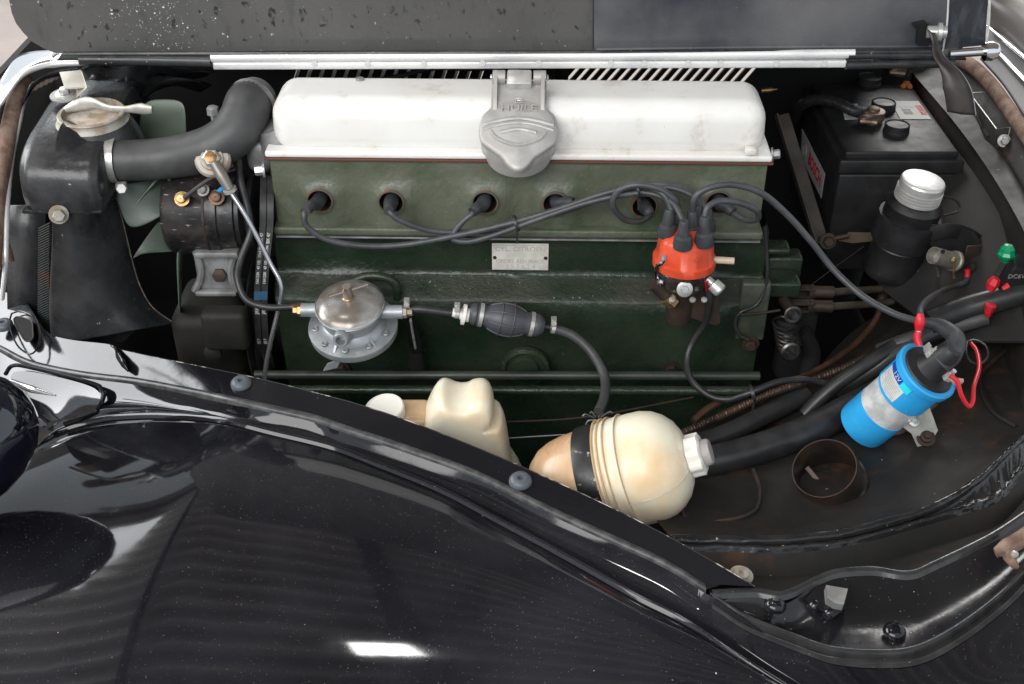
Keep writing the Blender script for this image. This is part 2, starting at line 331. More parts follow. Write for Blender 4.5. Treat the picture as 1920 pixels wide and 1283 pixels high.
mb.build('bead', mat('grey_bead_paint', (0.03, 0.03, 0.032), 0.3, c2=(0.07, 0.07, 0.068), nscale=70, dust=0.4), fender)  # mottled grey, lighter than the ledge paint
Cs = Cc[:-3]
mb = MB()
Ce = Cc
def trough(p, u, v): return p + V((0, 0, -0.012*math.sin(PI*v)))
# band between the bead and the shoulder crease
Bx = [PZ(-60, 700, -0.01)]+shift(B, -0.0035, -0.002)[1:]+[PZ(1330, 1116, ZB-0.004), PZ(1380, 1150, ZB-0.005), PZ(1470, 1215, ZB-0.01), PZ(1600, 1300, ZB-0.02)]
mb.loft([Bx, shift(Ce, 0.004, 0.0035)], nu=160, nv=10, linear=True, fn=trough)
mb.build('inner_band', M['paint'], fender)
mb = MB(); mb.loft([shift(Ce, 0.005, 0.002), shift(Ce, 0.003, 0.005), shift(Ce, 0, 0.005), shift(Ce, -0.004, 0.0012)], nu=160, nv=3)
mb.build('crease', M['paint'], fender)
G = [V((-0.95+1.55*i/12, -0.86-0.12*math.sin(PI*i/12), -0.16)) for i in range(13)]
def fz(s): return 0.10*s - 0.42*s**2.2
rows = []
c_ = resample(cr(shift(Ce, -0.004, 0.0), 8), 160); g_ = resample(cr(G, 8), 160)
for j in range(41):
    s = j/40; rw = []
    for i in range(161):
        p = c_[i].lerp(g_[i], s); e = abs(i/160-0.42)*1.0
        z = c_[i].z*(1-s)**2+ZC*(1-(1-s)**2) + fz(s) - 0.15*s*max(0, 0.30-i/160)**1.2 - 0.02*s*max(0, i/160-0.7)
        rw.append(V((p.x, p.y, z)))
    rows.append(rw)
mb = MB(); mb.grid(rows); mb.build('outer_skin', M['paint'], fender, ang=80)
for (x, y) in [(453, 722), (976, 905), (8, 612)]:
    p = PZ(x, y, ZA-0.003-zd(x))
    m_ = MB(); m_.lathe(p, (0, -0.12, 1), [(0, 0.0125), (0.004, 0.0125), (0.0075, 0.010), (0.009, 0.0065), (0.0085, 0.0035), (0.005, 0.0025), (0.0045, 0.0)], 28)
    o = m_.build('rubber_buffer', M['buffer'], fender)
# stone chips on the fender
rnd = random.Random(3)
mb = MB()
for k in range(18):
    s = rnd.random()*0.75; i = rnd.randint(25, 150); j = min(39, int(s*40)); p = rows[j][i].copy()
    n = (rows[j][i+1]-rows[j][i]).cross(rows[j+1][i]-rows[j][i]).normalized(); n = n if n.z > 0 else -n
    r = rnd.uniform(0.0004, 0.0010)*(2.2 if rnd.random() < 0.06 else 1)
    a, b = perp(n); q = rnd.random()*6
    mb.add([p+n*0.0004+(a*math.cos(q+t*2*PI/6)*r*rnd.uniform(.6, 1.6)+b*math.sin(q+t*2*PI/6)*r*rnd.uniform(.6, 1.2)) for t in range(6)], [tuple(range(6))])
o = mb.build('paint_chips', mat('chip_primer', (0.42, 0.42, 0.4), 0.6), fender); o['kind'] = 'stuff'
# the front end: recess plate with hole, left corner
hcp = [PZ(x, y, ZA+0.0015-zd(x)) for x, y in [(26,598),(33,594),(50,598),(60,604),(62,620),(62,634),(55,640),(46,638),(36,622),(28,608)]]
m_ = MB(); m_.add(cr(hcp+[hcp[0]], 4)[:-1], [tuple(range(40))]); m_.build('hole', M['dark'], fender)
m_ = MB(); m_.tube(hcp+[hcp[0]], 0.0011, 6, 4); m_.build('hole_rim', M['rustm'], fender)
m_ = MB(); m_.tube([PZ(x, y, ZA+0.0005-zd(x)) for x, y in [(22,588),(40,584),(64,596),(74,622),(72,648),(58,664),(36,652),(22,626),(18,604),(22,588)]], 0.0012, 8, 4); m_.build('pressed_ring', M['paint_clean'], fender)
m_ = MB(); P = [PZ(x, y, 0.090-zd(x)) for x, y in [(10, 702), (24, 686), (60, 690), (170, 718), (190, 730), (194, 746), (183, 768), (176, 776), (120, 795)]]
m_.tube(P, 0.0028, 8, n=6); m_.build('panel_rim', M['paint'], fender)
m_ = MB(); m_.grid([[PZ(x, y, z+.003-zd(x)) for x, y, z in r] for r in [[(18,692,.086),(70,698,.086),(130,712,.086),(186,728,.086)],[(20,722,.080),(70,724,.076),(130,734,.078),(190,748,.086)],[(24,760,.076),(70,765,.066),(125,775,.070),(184,770,.086)],[(40,800,.072),(70,800,.070),(110,800,.074),(170,782,.084)]]])
m_.build('recess_panel', M['paint'], fender, subs=2)
m_ = MB(); m_.tube([PZ(22, 716, .022), PZ(60, 730, .032), PZ(105, 742, .034)], [0.004, 0.005, 0.001], 10); m_.build('ridge', M['chrome'], fender)
m_ = MB(); m_.tube([PZ(218, 652, ZA+0.001-zd(218)), PZ(222, 668, ZA+0.001-zd(222)), PZ(231, 682, ZA-zd(231)), PZ(240, 696, ZA-0.005-zd(240))], [0.003, 0.007, 0.007, 0.002], 12, sx=0.5); m_.build('joint_lip', M['paint_clean'], fender)

# headlamp
hl = thing('headlamp', 'glossy black rounded headlamp shell at the left edge', 'headlamp', PT(-40, 830, 1.25))
m_ = MB(); c = PT(-58, 815, 1.22)
ax = V((-0.9, -0.35, -0.25)).normalized()
m_.lathe(c-ax*0.07, ax, [(0, 0.0), (0.004, 0.02), (0.015, 0.040), (0.035, 0.058), (0.06, 0.070), (0.09, 0.077), (0.13, 0.080), (0.17, 0.08)], 48)
m_.build('shell', mat('headlamp_gloss_black', (0.004, 0.005, 0.012), 0.05, coat=1.0), hl)
m_ = MB(); m_.lathe(c+ax*0.10, ax, [(0, 0.081), (0.004, 0.086), (0.014, 0.086), (0.018, 0.081)], 48); m_.build('rim', M['chrome'], hl)

# ---------------------------------------------------------------- right-hand cowl shelf, gutter, inner wing
def L(a): return [(1160+.3958*x, 880+.3958*y) for x, y in a]
L1 = L([(240,320),(480,323),(700,325),(950,310),(1200,260),(1450,185),(1600,110),(1720,30)])+[(1890,845),(1935,800)]
L2 = L([(300,370),(520,372),(800,375),(1100,340),(1400,260),(1640,190),(1800,130),(1900,20)])+[(1935,865)]
L3 = L([(440,580),(640,572),(780,585),(950,510),(1040,480),(1200,470),(1370,490),(1500,440),(1750,320),(1920,210),(1990,165)])
L4 = L([(430,590),(600,700),(850,800),(1000,850),(1200,868),(1400,850),(1600,750),(1800,600),(1920,480),(1990,400)])
z1, z2, z3, z4 = 0.040, 0.034, 0.092, 0.088
W1 = [PZ(x, y, z1) for x, y in L1]; W2 = [PZ(x, y, z2) for x, y in L2]; W3 = [PZ(x, y, z3) for x, y in L3]; W4 = [PZ(x, y, z4) for x, y in L4]
cowl = thing('side_body_panel', 'black cowl side with gutter and bolted shelf at lower right', 'body panel', PZ(1550, 1150, 0.08))
def lump(p, u, v):
    return p+V((0, 0, 0.0015*mnoise.noise(p*55)*(1+3*max(0, u-0.72)) + 0.0006*mnoise.noise(p*150)*(1 if u < .7 else 3.0)))
glossy = mat('rippled_sealer_paint', (0.012, 0.012, 0.013), 0.16, c2=(0.022, 0.021, 0.021), nscale=20, dust=0.6, dscale=240, dthr=0.72, rvar=0.08, bump=0.4, bscale=40, bdist=0.003)
mb = MB(); mb.loft([shift(W1, 0.004, -0.002), shift(W1, 0.0, 0.004), shift(W1, -0.006, 0.003), shift(W1, -0.009, -0.002), shift(W2, 0.006, 0.0), shift(W2, 0, 0.0045), shift(W2, -0.006, -0.001)], nu=150, nv=4, fn=lump)
mb.build('gutter_bead', glossy, cowl)
mb = MB(); mb.loft([shift(W2, -0.006, -0.001), [p+V((0, -0.025, -0.016)) for p in W2], [p+V((0, 0.02, -0.035)) for p in W3], shift(W3, 0.002, -0.002)], nu=120, nv=5, linear=True)
mb.build('channel_wall', M['floorp'], cowl)
mb = MB(); mb.loft([shift(W3, 0.003, -0.002), shift(W3, 0.001, 0.0025), shift(W3, -0.004, 0.0022), shift(W3, -0.008, -0.002)], nu=150, nv=3)
lipm = mat('worn_lip_black', (0.022, 0.022, 0.023), 0.2, c2=(0.035, 0.035, 0.035), nscale=40, dust=0.5, dscale=300, rvar=0.06, bump=0.3, bscale=60)
mb.build('shelf_lip', lipm, cowl)
def shelf(p, u, v):
    q = V((p.x, p.y)); d = 0
    e = PZ(1490, 1150, z4); d -= 0.012*math.exp(-((p-e).length/0.022)**2)
    d -= 0.010*math.sin(PI*v)*(1 if u > 0.2 else u*5)
    return p+V((0, 0, d))
mb = MB(); mb.loft([shift(W3, -0.007, -0.002), W4], nu=120, nv=16, linear=True, fn=shelf); mb.build('shelf', mat('shelf_satin_black', (0.008, 0.008, 0.009), 0.2, dust=0.5, dscale=380, dthr=0.72, rvar=0.07, bump=0.25, bscale=30, film=0.2, fcol=(0.05, 0.05, 0.055)), cowl)
mb = MB(); mb.loft([shift(W4, 0.004, -0.001), shift(W4, 0.002, 0.003), shift(W4, -0.003, 0.003), shift(W4, -0.006, -0.004), shift(W4, -0.010, -0.004), shift(W4, -0.012, 0.001), shift(W4, -0.018, 0.0)], nu=150, nv=3)
mb.build('edge_bead', lipm, cowl)
O = [p+V((0.0+0.25*i/9, -0.35, -0.08)) for i, p in enumerate(W4)]
mb = MB(); mb.loft([shift(W4, -0.017, -0.001), [a.lerp(b, .35)+V((0, 0, 0.03*min(1, max(0, i-2)/4)-0.012)) for i, (a, b) in enumerate(zip(W4, O))], O], nu=120, nv=12); mb.build('outer_skin', M['paint'], cowl)
mb = MB(); mb.tube([PZ(1196, 1113, 0.080), PZ(1250, 1113, 0.080), PZ(1330, 1118, 0.082)], 0.0008, 8); mb.build('seam', lipm, cowl)
for (x, y, r) in [(1453, 1135, 0.0095), (1677, 1186, 0.0095), (1525, 1139, 0.0055), (1553, 1153, 0.0055)]:
    m_ = MB(); p = PZ(x, y, 0.084); m_.lathe(p, (0.05, -0.1, 1), [(0, r*1.15), (0.003, r*1.1), (0.006, r*0.8), (0.0075, r*0.4), (0.0055, r*0.3), (0.005, 0)], 18)
    m_.build('bolt', M['paint'], cowl)
m_ = MB(); p = PZ(1566, 1118, 0.096); m_.prism([PZ(x, y, 0.100) for x, y in [(1549, 1097), (1590, 1104), (1582, 1134), (1566, 1131), (1551, 1122)]], (0, 0.002, -0.010)); 
m_.build('striker_block', M['alud'], cowl)
m_ = MB(); m_.prism([PZ(x, y, 0.088) for x, y in [(1508, 1128), (1545, 1085), (1592, 1092), (1588, 1142), (1562, 1160)]], (0, 0, 0.002)); m_.build('striker_plate', M['paint_clean'], cowl)
# end tab of the ledge with washer
m_ = MB(); p = PZ(1389, 1081, 0.088); m_.lathe(p, (0.05, -.1, 1), [(0, 0.012), (0.002, 0.012), (0.002, 0.007), (0.006, 0.007), (0.0065, 0.003), (0.004, 0.0025), (0.004, 0)], 24)
tag(m_.build('washer_screw', M['corr']), 'corroded round screw washer at the pointed end of the fender ledge', 'screw')
# inner wing floor with duct pipe
wing = thing('inner_wing', 'matt black inner wing panel under the blue coil', 'body panel', PZ(1500, 900, 0.0))
R1 = shift(W1, 0.003, -0.001)
R0 = [PZ(1200, 1000, 0.02)]+[]
def rowz(pts): return [PZ(x, y, z) for x, y, z in pts]
r_b = rowz([(1225,960,.02),(1330,960,.012),(1430,960,.012),(1536,950,.016),(1635,930,.02),(1734,895,.024),(1810,860,.026),(1880,800,.03),(1935,760,.034)])
r_c = rowz([(1240,905,-.02),(1330,880,-.01),(1430,860,-.005),(1530,830,.0),(1635,790,.005),(1734,740,.01),(1810,700,.02),(1880,660,.03),(1935,630,.036)])
r_d = rowz([(1250,830,-.08),(1330,800,-.07),(1430,750,-.06),(1530,690,-.055),(1600,620,-.05),(1680,570,-.03),(1760,540,0.0),(1850,500,.04),(1935,470,.05)])
mb = MB(); mb.loft([R1, r_b, r_c, r_d], nu=90, nv=14, fn=lambda p, u, v: p+V((0, 0, 0.0035*mnoise.noise(p*14)))); mb.build('floor_panel', M['floorp'], wing)
m_ = MB(); P = [PZ(x, y, 0.0165) for x, y in [(1283,900),(1276,935),(1283,968),(1305,984),(1345,978),(1395,968),(1420,950),(1424,915),(1412,880)]]
m_.tube(P, 0.0022, 8); m_.build('pressed_rib', mat('rusty_rib', (0.02, 0.018, 0.016), 0.5, c2=(0.08, 0.036, 0.022), nscale=16, thr=(.5, .62)), wing)
m_ = MB(); m_.tube([PZ(x, y, z) for x, y, z in [(1905,640,.04),(1850,690,.03),(1838,720,.028),(1860,770,.032),(1905,800,.036)]], 0.003, 6); m_.build('pressed_rib', M['floorp'], wing)
duct = thing('duct_stub', 'rusty edged black pipe stub rising from the inner wing', 'pipe', PZ(1545, 905, 0.01))
pb = PZ(1564, 912, 0.004); pt = PZ(1542, 872, 0.052)
m_ = MB(); m_.lathe(pb, pt-pb, [(-0.01, 0.041), (0.01, 0.041), (0.012, 0.0385), (0.02, 0.0375), (0.030, 0.0385), (0.034, 0.0375), (0.048, 0.0375), (0.048, 0.0360), (0.03, 0.0355), (-0.03, 0.035)], 48, close=True)
m_.build('pipe_wall', mat('duct_black', (0.014, 0.013, 0.012), 0.3, c2=(0.04, 0.025, 0.018), nscale=18, rust=(0.12, 0.06, 0.035), rthr=(0.6, 0.7), rscale=25, bump=0.3), duct)
m_ = MB(); m_.lathe(pb, pt-pb, [(0.0475, 0.0376), (0.0487, 0.0374), (0.0487, 0.0362), (0.0475, 0.036)], 48, close=True); m_.build('worn_rim', M['rustm'], duct)
m_ = MB(); m_.box(pb-V((0.01, 0.012, 0.0)), (0.012, 0.003, 0.016), Euler((0.3, 0.2, 0.1)).to_matrix()); m_.tube([pb+V((-0.03, 0.02, 0.012)), pb+V((-0.01, 0.0, -0.0)), pb+V((0.02, -0.004, 0.004))], 0.003, 8); m_.build('clip', mat('clip_dull', (0.14, 0.1, 0.09), 0.6), duct)
m_ = MB(); m_.tube([pb+V((-0.03, 0.0, -0.004)), pb+V((0.0, 0.01, 0.0)), pb+V((0.03, 0.0, -0.004))], 0.006, 10); m_.lathe(pb, V((0, 0, 1)), [(-0.012, 0.0), (-0.012, 0.0352)], 32, close=True); m_.build('flap', M['dark'], duct)

# bay floor, firewall, far wall: dark sheets that close the bay
bay = thing('engine_bay_shell', 'dark inner walls and floor of the engine bay', 'body panel', V((0, 0.1, -0.25)))
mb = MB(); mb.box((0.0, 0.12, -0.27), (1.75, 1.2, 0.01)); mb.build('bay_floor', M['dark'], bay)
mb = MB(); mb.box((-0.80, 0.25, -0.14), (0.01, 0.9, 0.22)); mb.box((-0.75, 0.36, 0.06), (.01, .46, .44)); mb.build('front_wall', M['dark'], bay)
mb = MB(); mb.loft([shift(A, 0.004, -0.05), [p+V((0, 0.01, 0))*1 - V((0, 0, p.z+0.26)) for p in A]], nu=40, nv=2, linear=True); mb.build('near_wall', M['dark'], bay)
FX = PZ(1822, 255, 0.2).x
fl = [(PZ(1714, 127, 0.2)), PZ(1822, 255, 0.2), PZ(1917, 400, 0.2), PZ(1990, 560, 0.2)]
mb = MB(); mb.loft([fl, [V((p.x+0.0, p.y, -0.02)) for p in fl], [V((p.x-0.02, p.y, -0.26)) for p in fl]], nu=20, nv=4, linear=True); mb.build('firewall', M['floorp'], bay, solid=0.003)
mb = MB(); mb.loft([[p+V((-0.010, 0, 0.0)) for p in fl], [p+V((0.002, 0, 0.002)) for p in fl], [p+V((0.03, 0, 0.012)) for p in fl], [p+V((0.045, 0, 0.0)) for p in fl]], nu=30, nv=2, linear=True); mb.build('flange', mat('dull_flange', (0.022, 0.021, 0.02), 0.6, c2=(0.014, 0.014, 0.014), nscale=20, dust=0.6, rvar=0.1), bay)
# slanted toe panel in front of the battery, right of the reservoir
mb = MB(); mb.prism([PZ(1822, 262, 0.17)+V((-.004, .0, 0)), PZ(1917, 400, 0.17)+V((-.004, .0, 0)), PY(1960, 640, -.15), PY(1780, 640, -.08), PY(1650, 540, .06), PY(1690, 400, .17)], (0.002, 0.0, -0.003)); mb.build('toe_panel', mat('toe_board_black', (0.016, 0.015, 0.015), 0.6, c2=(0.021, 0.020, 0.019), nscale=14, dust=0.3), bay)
# ---------------------------------------------------------------- engine
E = ENG
engine = thing('engine', 'six cylinder engine with white valve cover over dark green block', 'engine', ENG @ V((0, 0.1, -0.15)))
xl, xr = EY(506, 300).x, EY(1440, 300).x
zg = EY(970, 298).z
zt = zg + 0.066
# valve cover
vc = MB()
vc.rbox(((xl+xr)/2, 0.058, (zg+zt)/2+0.002), (xr-xl-0.004, 0.106, zt-zg+0.004), 0.0245, 7, taper=(0.992, 0.90))
cover = vc.build('valve_cover', M['cover'], engine, E, ang=60)
m_ = MB(); m_.rbox(((xl+xr)/2, 0.056, zg+0.004), (xr-xl+0.010, 0.120, 0.0085), 0.003, 3); m_.build('cover_flange', M['cover'], cover, E)
m_ = MB(); m_.rbox(((xl+xr)/2, 0.056, zg-0.0015), (xr-xl+0.013, 0.1235, 0.0030), 0.0006, 1); m_.build('gasket', M['gasket'], cover, E)
p = EY(1408, 288, -0.004); m_ = MB(); m_.rbox((p.x, 0.0, p.z+0.002), (0.014, 0.012, 0.009), 0.002, 2); m_.build('cover_lug', M['cover'], cover, E)
# head with plug wells
zh0 = EY(970, 424).z
plugs = [(602,370),(735,372),(910,373),(1041,375),(1207,380),(1345,373)]
HP = [EY(x, y) for x, y in plugs]
holeR = 0.0158
def hbump(x, z):
    d = 0
    for h in HP:
        dx = (x-h.x)/0.030; below = 1/(1+math.exp((z-h.z-0.018)/0.006))
        d += 0.010*math.exp(-dx**4)*below
        dx2 = (x-h.x-0.03)/0.05
    return -d*1.0 - 0.0014*mnoise.noise(V((x*30, 0, z*30)))
mb = MB()
def cell(x0, x1, z0, z1, nx, nz):
    mb.grid([[V((x0+(x1-x0)*i/nx, hbump(x0+(x1-x0)*i/nx, z0+(z1-z0)*j/nz), z0+(z1-z0)*j/nz)) for i in range(nx+1)] for j in range(nz+1)])
ztop = zg-0.002
prev = xl
for h in HP:
    R_ = 0.026
    cell(prev, h.x-R_, zh0, ztop, 14, 16)
    cell(h.x-R_, h.x+R_, zh0, h.z-R_, 10, 6); cell(h.x-R_, h.x+R_, h.z+R_, ztop, 10, 6)
    rings = []
    for k in range(7):
        s = k/6; ring = []
        for q in range(40):
            a = 2*PI*q/40 + PI/4; c, s_ = math.cos(a), math.sin(a); sq = 1/max(abs(c), abs(s_))*R_
            r = holeR*(1-s)+sq*s; x, z = h.x+c*r, h.z+s_*r
            ring.append(V((x, hbump(x, z)-0.0025*math.exp(-((r-holeR)/0.003)**2), z)))
        rings.append(ring)
    mb.grid(rings, closed=True)
    prev = h.x+R_
cell(prev, xr, zh0, ztop, 16, 16)
# top, ends
mb.grid([[V((xl, 0, zh0)), V((xl, 0, ztop))], [V((xl-0.004, 0.010, zh0)), V((xl-0.004, 0.010, ztop))], [V((xl-0.004, 0.16, zh0)), V((xl-0.004, 0.16, ztop))]])
mb.grid([[V((xr, 0, zh0)), V((xr, 0, ztop))], [V((xr+0.002, 0.008, zh0)), V((xr+0.002, 0.008, ztop))], [V((xr+0.002, 0.16, zh0)), V((xr+0.002, 0.16, ztop))]])
head = mb.build('cylinder_head', M['headg'], engine, E, ang=70)
m_ = MB(); zb = EY(970, 431).z
m_.rbox(((xl+xr)/2, 0.07, (zb+zh0)/2-0.001), (xr-xl+0.008, 0.17, 0.011), 0.003, 3); m_.build('head_flange', M['headg'], head, E)
m_ = MB(); m_.rbox(((xl+xr)/2, 0.07, zb-0.0075), (xr-xl+0.004, 0.166, 0.0025), 0.0005, 1); m_.build('head_gasket', M['alud'], head, E)
well_m = mat('plug_well_dark', (0.012, 0.01, 0.009), 0.7, c2=(0.05, 0.022, 0.012), nscale=80)
rim_m = mat('worn_well_rim', (0.10, 0.085, 0.065), 0.6, c2=(0.20, 0.085, 0.05), nscale=60, thr=(0.5, 0.62))
for h in HP:
    y0 = hbump(h.x+holeR, h.z)
    m_ = MB(); m_.lathe((h.x, y0-0.002, h.z), (0, 1, 0), [(0, holeR+0.0004), (0.03, holeR-0.002), (0.045, 0.012), (0.045, 0)], 32); m_.f = [f for f in m_.f if len(f) < 10]; m_.m = m_.m[:len(m_.f)]
    o = m_.build('plug_well', well_m, head, E)
    m_ = MB(); m_.lathe((h.x, y0-0.0035, h.z), (0, 1, 0), [(0.002, holeR+0.0022), (0, holeR+0.0012), (0, holeR-0.0006), (0.004, holeR-0.0008)], 32, close=True); m_.f = [f for f in m_.f if len(f) < 10]; m_.m = m_.m[:len(m_.f)]
    m_.build('well_rim', rim_m, head, E)
    m_ = MB(); m_.lathe((h.x, 0.045, h.z), (0, -1, 0), [(0, 0.009), (0.01, 0.009), (0.011, 0.006), (0.04, 0.0055)], 16); m_.build('spark_plug', M['corr'], head, E)
# block: extruded profile
def bprof(zf):   # returns y for given z
    pass
xbl, xbr = EY(517, 480).x, EY(1436, 480).x
z_a = zb-0.008
z_b = EY(970, 512, 0.004).z; z_c = EY(970, 566, -0.03).z; z_d = -0.26
prof = [(0.03, z_a), (0.005, z_a), (0.004, z_a-0.004)]
for k in range(1, 9): prof.append((0.004, z_a-0.004+(z_b-z_a+0.004)*k/8))
for k in range(1, 9):
    s = k/8; e = s*s*(3-2*s); prof.append((0.004-0.036*(0.5*s+0.5*e), z_b+(z_c-z_b)*s))
for k in range(1, 15): prof.append((-0.034+0.006*math.sin(k/14*PI)+0.02*k/14, z_c-0.004+(z_d-z_c)*k/14))
def blk(x, y, z):
    d = 0.0016*mnoise.noise(V((x*22, 1.7, z*22)))
    # distributor boss and smooth swellings of the casting
    d -= 0.020*math.exp(-((x-EY(1310, 560).x)/0.040)**4)*(1/(1+math.exp((z-0.105)/0.004)))*0.6
    d -= 0.010*math.exp(-((x-EY(670, 600).x)/0.055)**4)*(1/(1+math.exp((z-0.115)/0.006)))
    d -= 0.004*math.exp(-((x-EY(968, 535).x)/0.008)**2-((z-0.112)/0.004)**2)
    return V((x, y+d, z))
mb = MB(); nx = 190
mb.grid([[blk(xbl+(xbr-xbl)*i/nx, y, z) for i in range(nx+1)] for y, z in prof])
for xe, s in ((xbl, -1), (xbr, 1)):
    mb.grid([[blk(xe, y, z) for y, z in prof], [blk(xe, y, z)+V((s*0.004, 0.012, 0)) for y, z in prof], [V((xe+s*0.004, 0.17, z)) for y, z in prof]])
# material by z: shelf is dusty
mb.m = [1 if (z_c-0.006 < sum(mb.v[i].z for i in f)/len(f) < z_b-0.004 and len(f) == 4) else 0 for f in mb.f]
block = mb.build('engine_block', [M['blockg'], M['blockdust']], engine, E, ang=75)
# pads on the right of the block
for (x0, y0, x1, y1, yy, dep, mm) in [(1392,532,1432,640,-0.035,0.016,'headg2'),(1362,436,1404,457,-0.003,0.012,'blockg'),(1437,468,1482,480,0.03,0.03,'blockg'),(1440,484,1500,530,0.04,0.03,'blockg'),(1437,532,1500,560,0.0,0.04,'blockg')]:
    a = EY(x0, y0, yy); b = EY(x1, y1, yy)
    m_ = MB(); m_.rbox(((a.x+b.x)/2, yy+dep/2, (a.z+b.z)/2), (b.x-a.x, dep, a.z-b.z), 0.004, 3)
    m_.build('casting_pad', mat('pad_green', (0.06, 0.068, 0.05), 0.42, c2=(0.03, 0.04, 0.028), nscale=30, bump=0.5, bscale=120, rvar=0.1, bdist=0.001) if mm == 'headg2' else M['blockg'], block, E)
for (x, y) in [(1258, 690), (1407, 644), (640, 690)]:
    m_ = MB(); p = EY(x, y, -0.036); m_.bolt(p, (0, -1, 0), 0.008, 0.009); m_.build('block_bolt', M['rustm'], block, E)
m_ = MB(); p = EY(985, 688, -0.035); m_.lathe(p, (0, -1, 0), [(0, 0.034), (0.006, 0.033), (0.008, 0.028), (0.004, 0.026), (0.004, 0.020), (0.009, 0.018), (0.009, 0)], 40); m_.build('core_plug', M['blockg'], block, E)
m_ = MB(); m_.tube([EY(x, y, -0.03) for x, y in [(640,540),(680,520),(720,520),(742,534),(745,560)]], 0.006, 10); m_.build('pump_pad_lip', M['blockg'], block, E)
for (x, y) in [(545, 440), (583, 437)]:
    pass
# data plate
pa = EY(922, 457, 0.0); pb_ = EY(1028, 508, 0.0); cx, cz = (pa.x+pb_.x)/2, (pa.z+pb_.z)/2; pw, ph = pb_.x-pa.x, pa.z-pb_.z
dp = MB(); dp.rbox((cx, 0.0015, cz), (pw, 0.0022, ph), 0.001, 2)
dpo = dp.build('data_plate', M['plate'], block, E)
RT = Matrix(((1, 0, 0), (0, 0, -1), (0, 1, 0)))   # text upright on the -Y face
m_ = MB(); yf = 0.0002
text(m_, 'CYL. CITROEN', 0.0098, (cx, yf, cz+ph*0.30), RT, 0.0003, sx=1.05)
text(m_, 'ORDRE ALLUMAGE', 0.0088, (cx, yf, cz-ph*0.16), RT, 0.0003, sx=0.86)
text(m_, '1.5.3.6.2.4', 0.0098, (cx, yf, cz-ph*0.36), RT, 0.0003, sx=1.0)
for zz, hh in ((0.44, 0.0006), (-0.46, 0.0006)): m_.box((cx, yf, cz+ph*zz), (pw*0.93, 0.0006, hh))
m_.build('plate_lettering', M['platetext'], dpo, E)
for sx in (-1, 1):
    m_ = MB(); m_.lathe((cx+sx*pw*0.45, 0.0004, cz-0.001), (0, -1, 0), [(0, 0.0026), (0.0012, 0.0022), (0.0016, 0)], 14); m_.build('rivet', M['rustm'], dpo, E)
# oil filler (part: housing, lid, hinge)
oc = EY(972, 236, -0.022)
fil = MB()
AX = V((0, -0.50, 0.866)).normalized()     # lid normal, tilted towards the viewer
Ur = V((1, 0, 0)); Uf = AX.cross(Ur).normalized()    # Uf points up/back in the lid plane
if Uf.z < 0: Uf = -Uf
Rl = Matrix((Ur, Uf, AX)).transposed()
AX = V((0.0, -0.55, 0.835)).normalized(); Uf = V((0, 0.835, 0.55)); Rl = Matrix((Ur, Uf, AX)).transposed()
LC = EY(972, 244, -0.020)
RR = 0.0485
AN = V((0, -.30, .954)); fil.lathe(LC-AN*0.040+V((0, 0.0075, -0.004)), AN, [(0, 0.041), (0.012, 0.0435), (0.028, 0.0445), (0.032, 0.044), (0.032, 0.03)], 48)
fil.rbox((LC.x, 0.02, zg+0.03), (0.094, 0.06, 0.058), 0.012, 4)
filo = fil.build('oil_filler_neck', M['alu'], engine, E)
lid = MB()
# outline of the lid: disc with pouring lip at the front and a neck at the hinge
out = []
for k in range(96):
    a = 2*PI*k/96 - PI/2; r = RR
    da = abs(((a+PI/2+PI) % (2*PI))-PI)     # angular distance from the front point
    x, y = r*math.cos(a), r*math.sin(a)*0.94
    if da < 0.50: y -= 0.012*(0.5+0.5*math.cos(PI*da/0.50))-0.001
    if 0.25 < da < 1.15: y += 0.0055*(math.sin(PI*(da-0.25)/0.90))
    out.append((x, y))
def lidp(x, y, h): return LC + Ur*x + Uf*y + AX*h
rows_l = []
for (sc_, h) in ((1.0, -0.006), (1.0, -0.0015), (0.975, 0.0008), (0.90, 0.0022), (0.6, 0.0042), (0.3, 0.0052), (0.02, 0.0055)):
    rows_l.append([lidp(x*sc_, y*sc_, h) for x, y in out])
lid.grid(rows_l, closed=True)
lid.prism([lidp(x, y, -0.004) for x, y in [(-0.034, 0.022), (0.034, 0.022), (0.034, 0.070), (-0.034, 0.070)]], AX*0.006)
for s in (-1, 1):
    lid.prism([lidp(s*0.027, 0.022, 0.0), lidp(s*0.027, 0.078, 0.0), lidp(s*0.027, 0.078, 0.012), lidp(s*0.027, 0.066, 0.013), lidp(s*0.027, 0.045, 0.009), lidp(s*0.027, 0.030, 0.004)], Ur*s*0.0045)
    lid.tube([lidp(s*0.0175, 0.073, 0.004), lidp(s*0.033, 0.073, 0.004)], 0.009, 16)
lid.tube([lidp(-0.043, 0.006, 0.0018), lidp(-0.02, 0.011, 0.0045), lidp(0, 0.013, 0.0052), lidp(0.02, 0.011, 0.0045), lidp(0.043, 0.006, 0.0018)], 0.0030, 8)
lid.tube([lidp(-0.043, -0.001, 0.0018), lidp(-0.02, 0.005, 0.0045), lidp(0, 0.007, 0.0052), lidp(0.02, 0.005, 0.0045), lidp(0.043, -0.001, 0.0018)], 0.0022, 8)
lid.tube([lidp(-0.034, -0.003, 0.002), lidp(-0.025, -0.015, 0.0032), lidp(0, -0.024, 0.0036), lidp(0.025, -0.015, 0.0032), lidp(0.034, -0.003, 0.002)], 0.0030, 8)
lid.tube([lidp(-0.022, -0.006, 0.004), lidp(0, -0.002, 0.005), lidp(0.022, -0.006, 0.004)], 0.0030, 8)
lido = lid.build('oil_filler_lid', M['alu'], engine, E, ang=45)
m_ = MB(); m_.rbox(lidp(0, 0.068, 0.004), (0.031, 0.022, 0.020), 0.003, 2, Rl); m_.build('hinge_block', M['capalu'], lido, E)
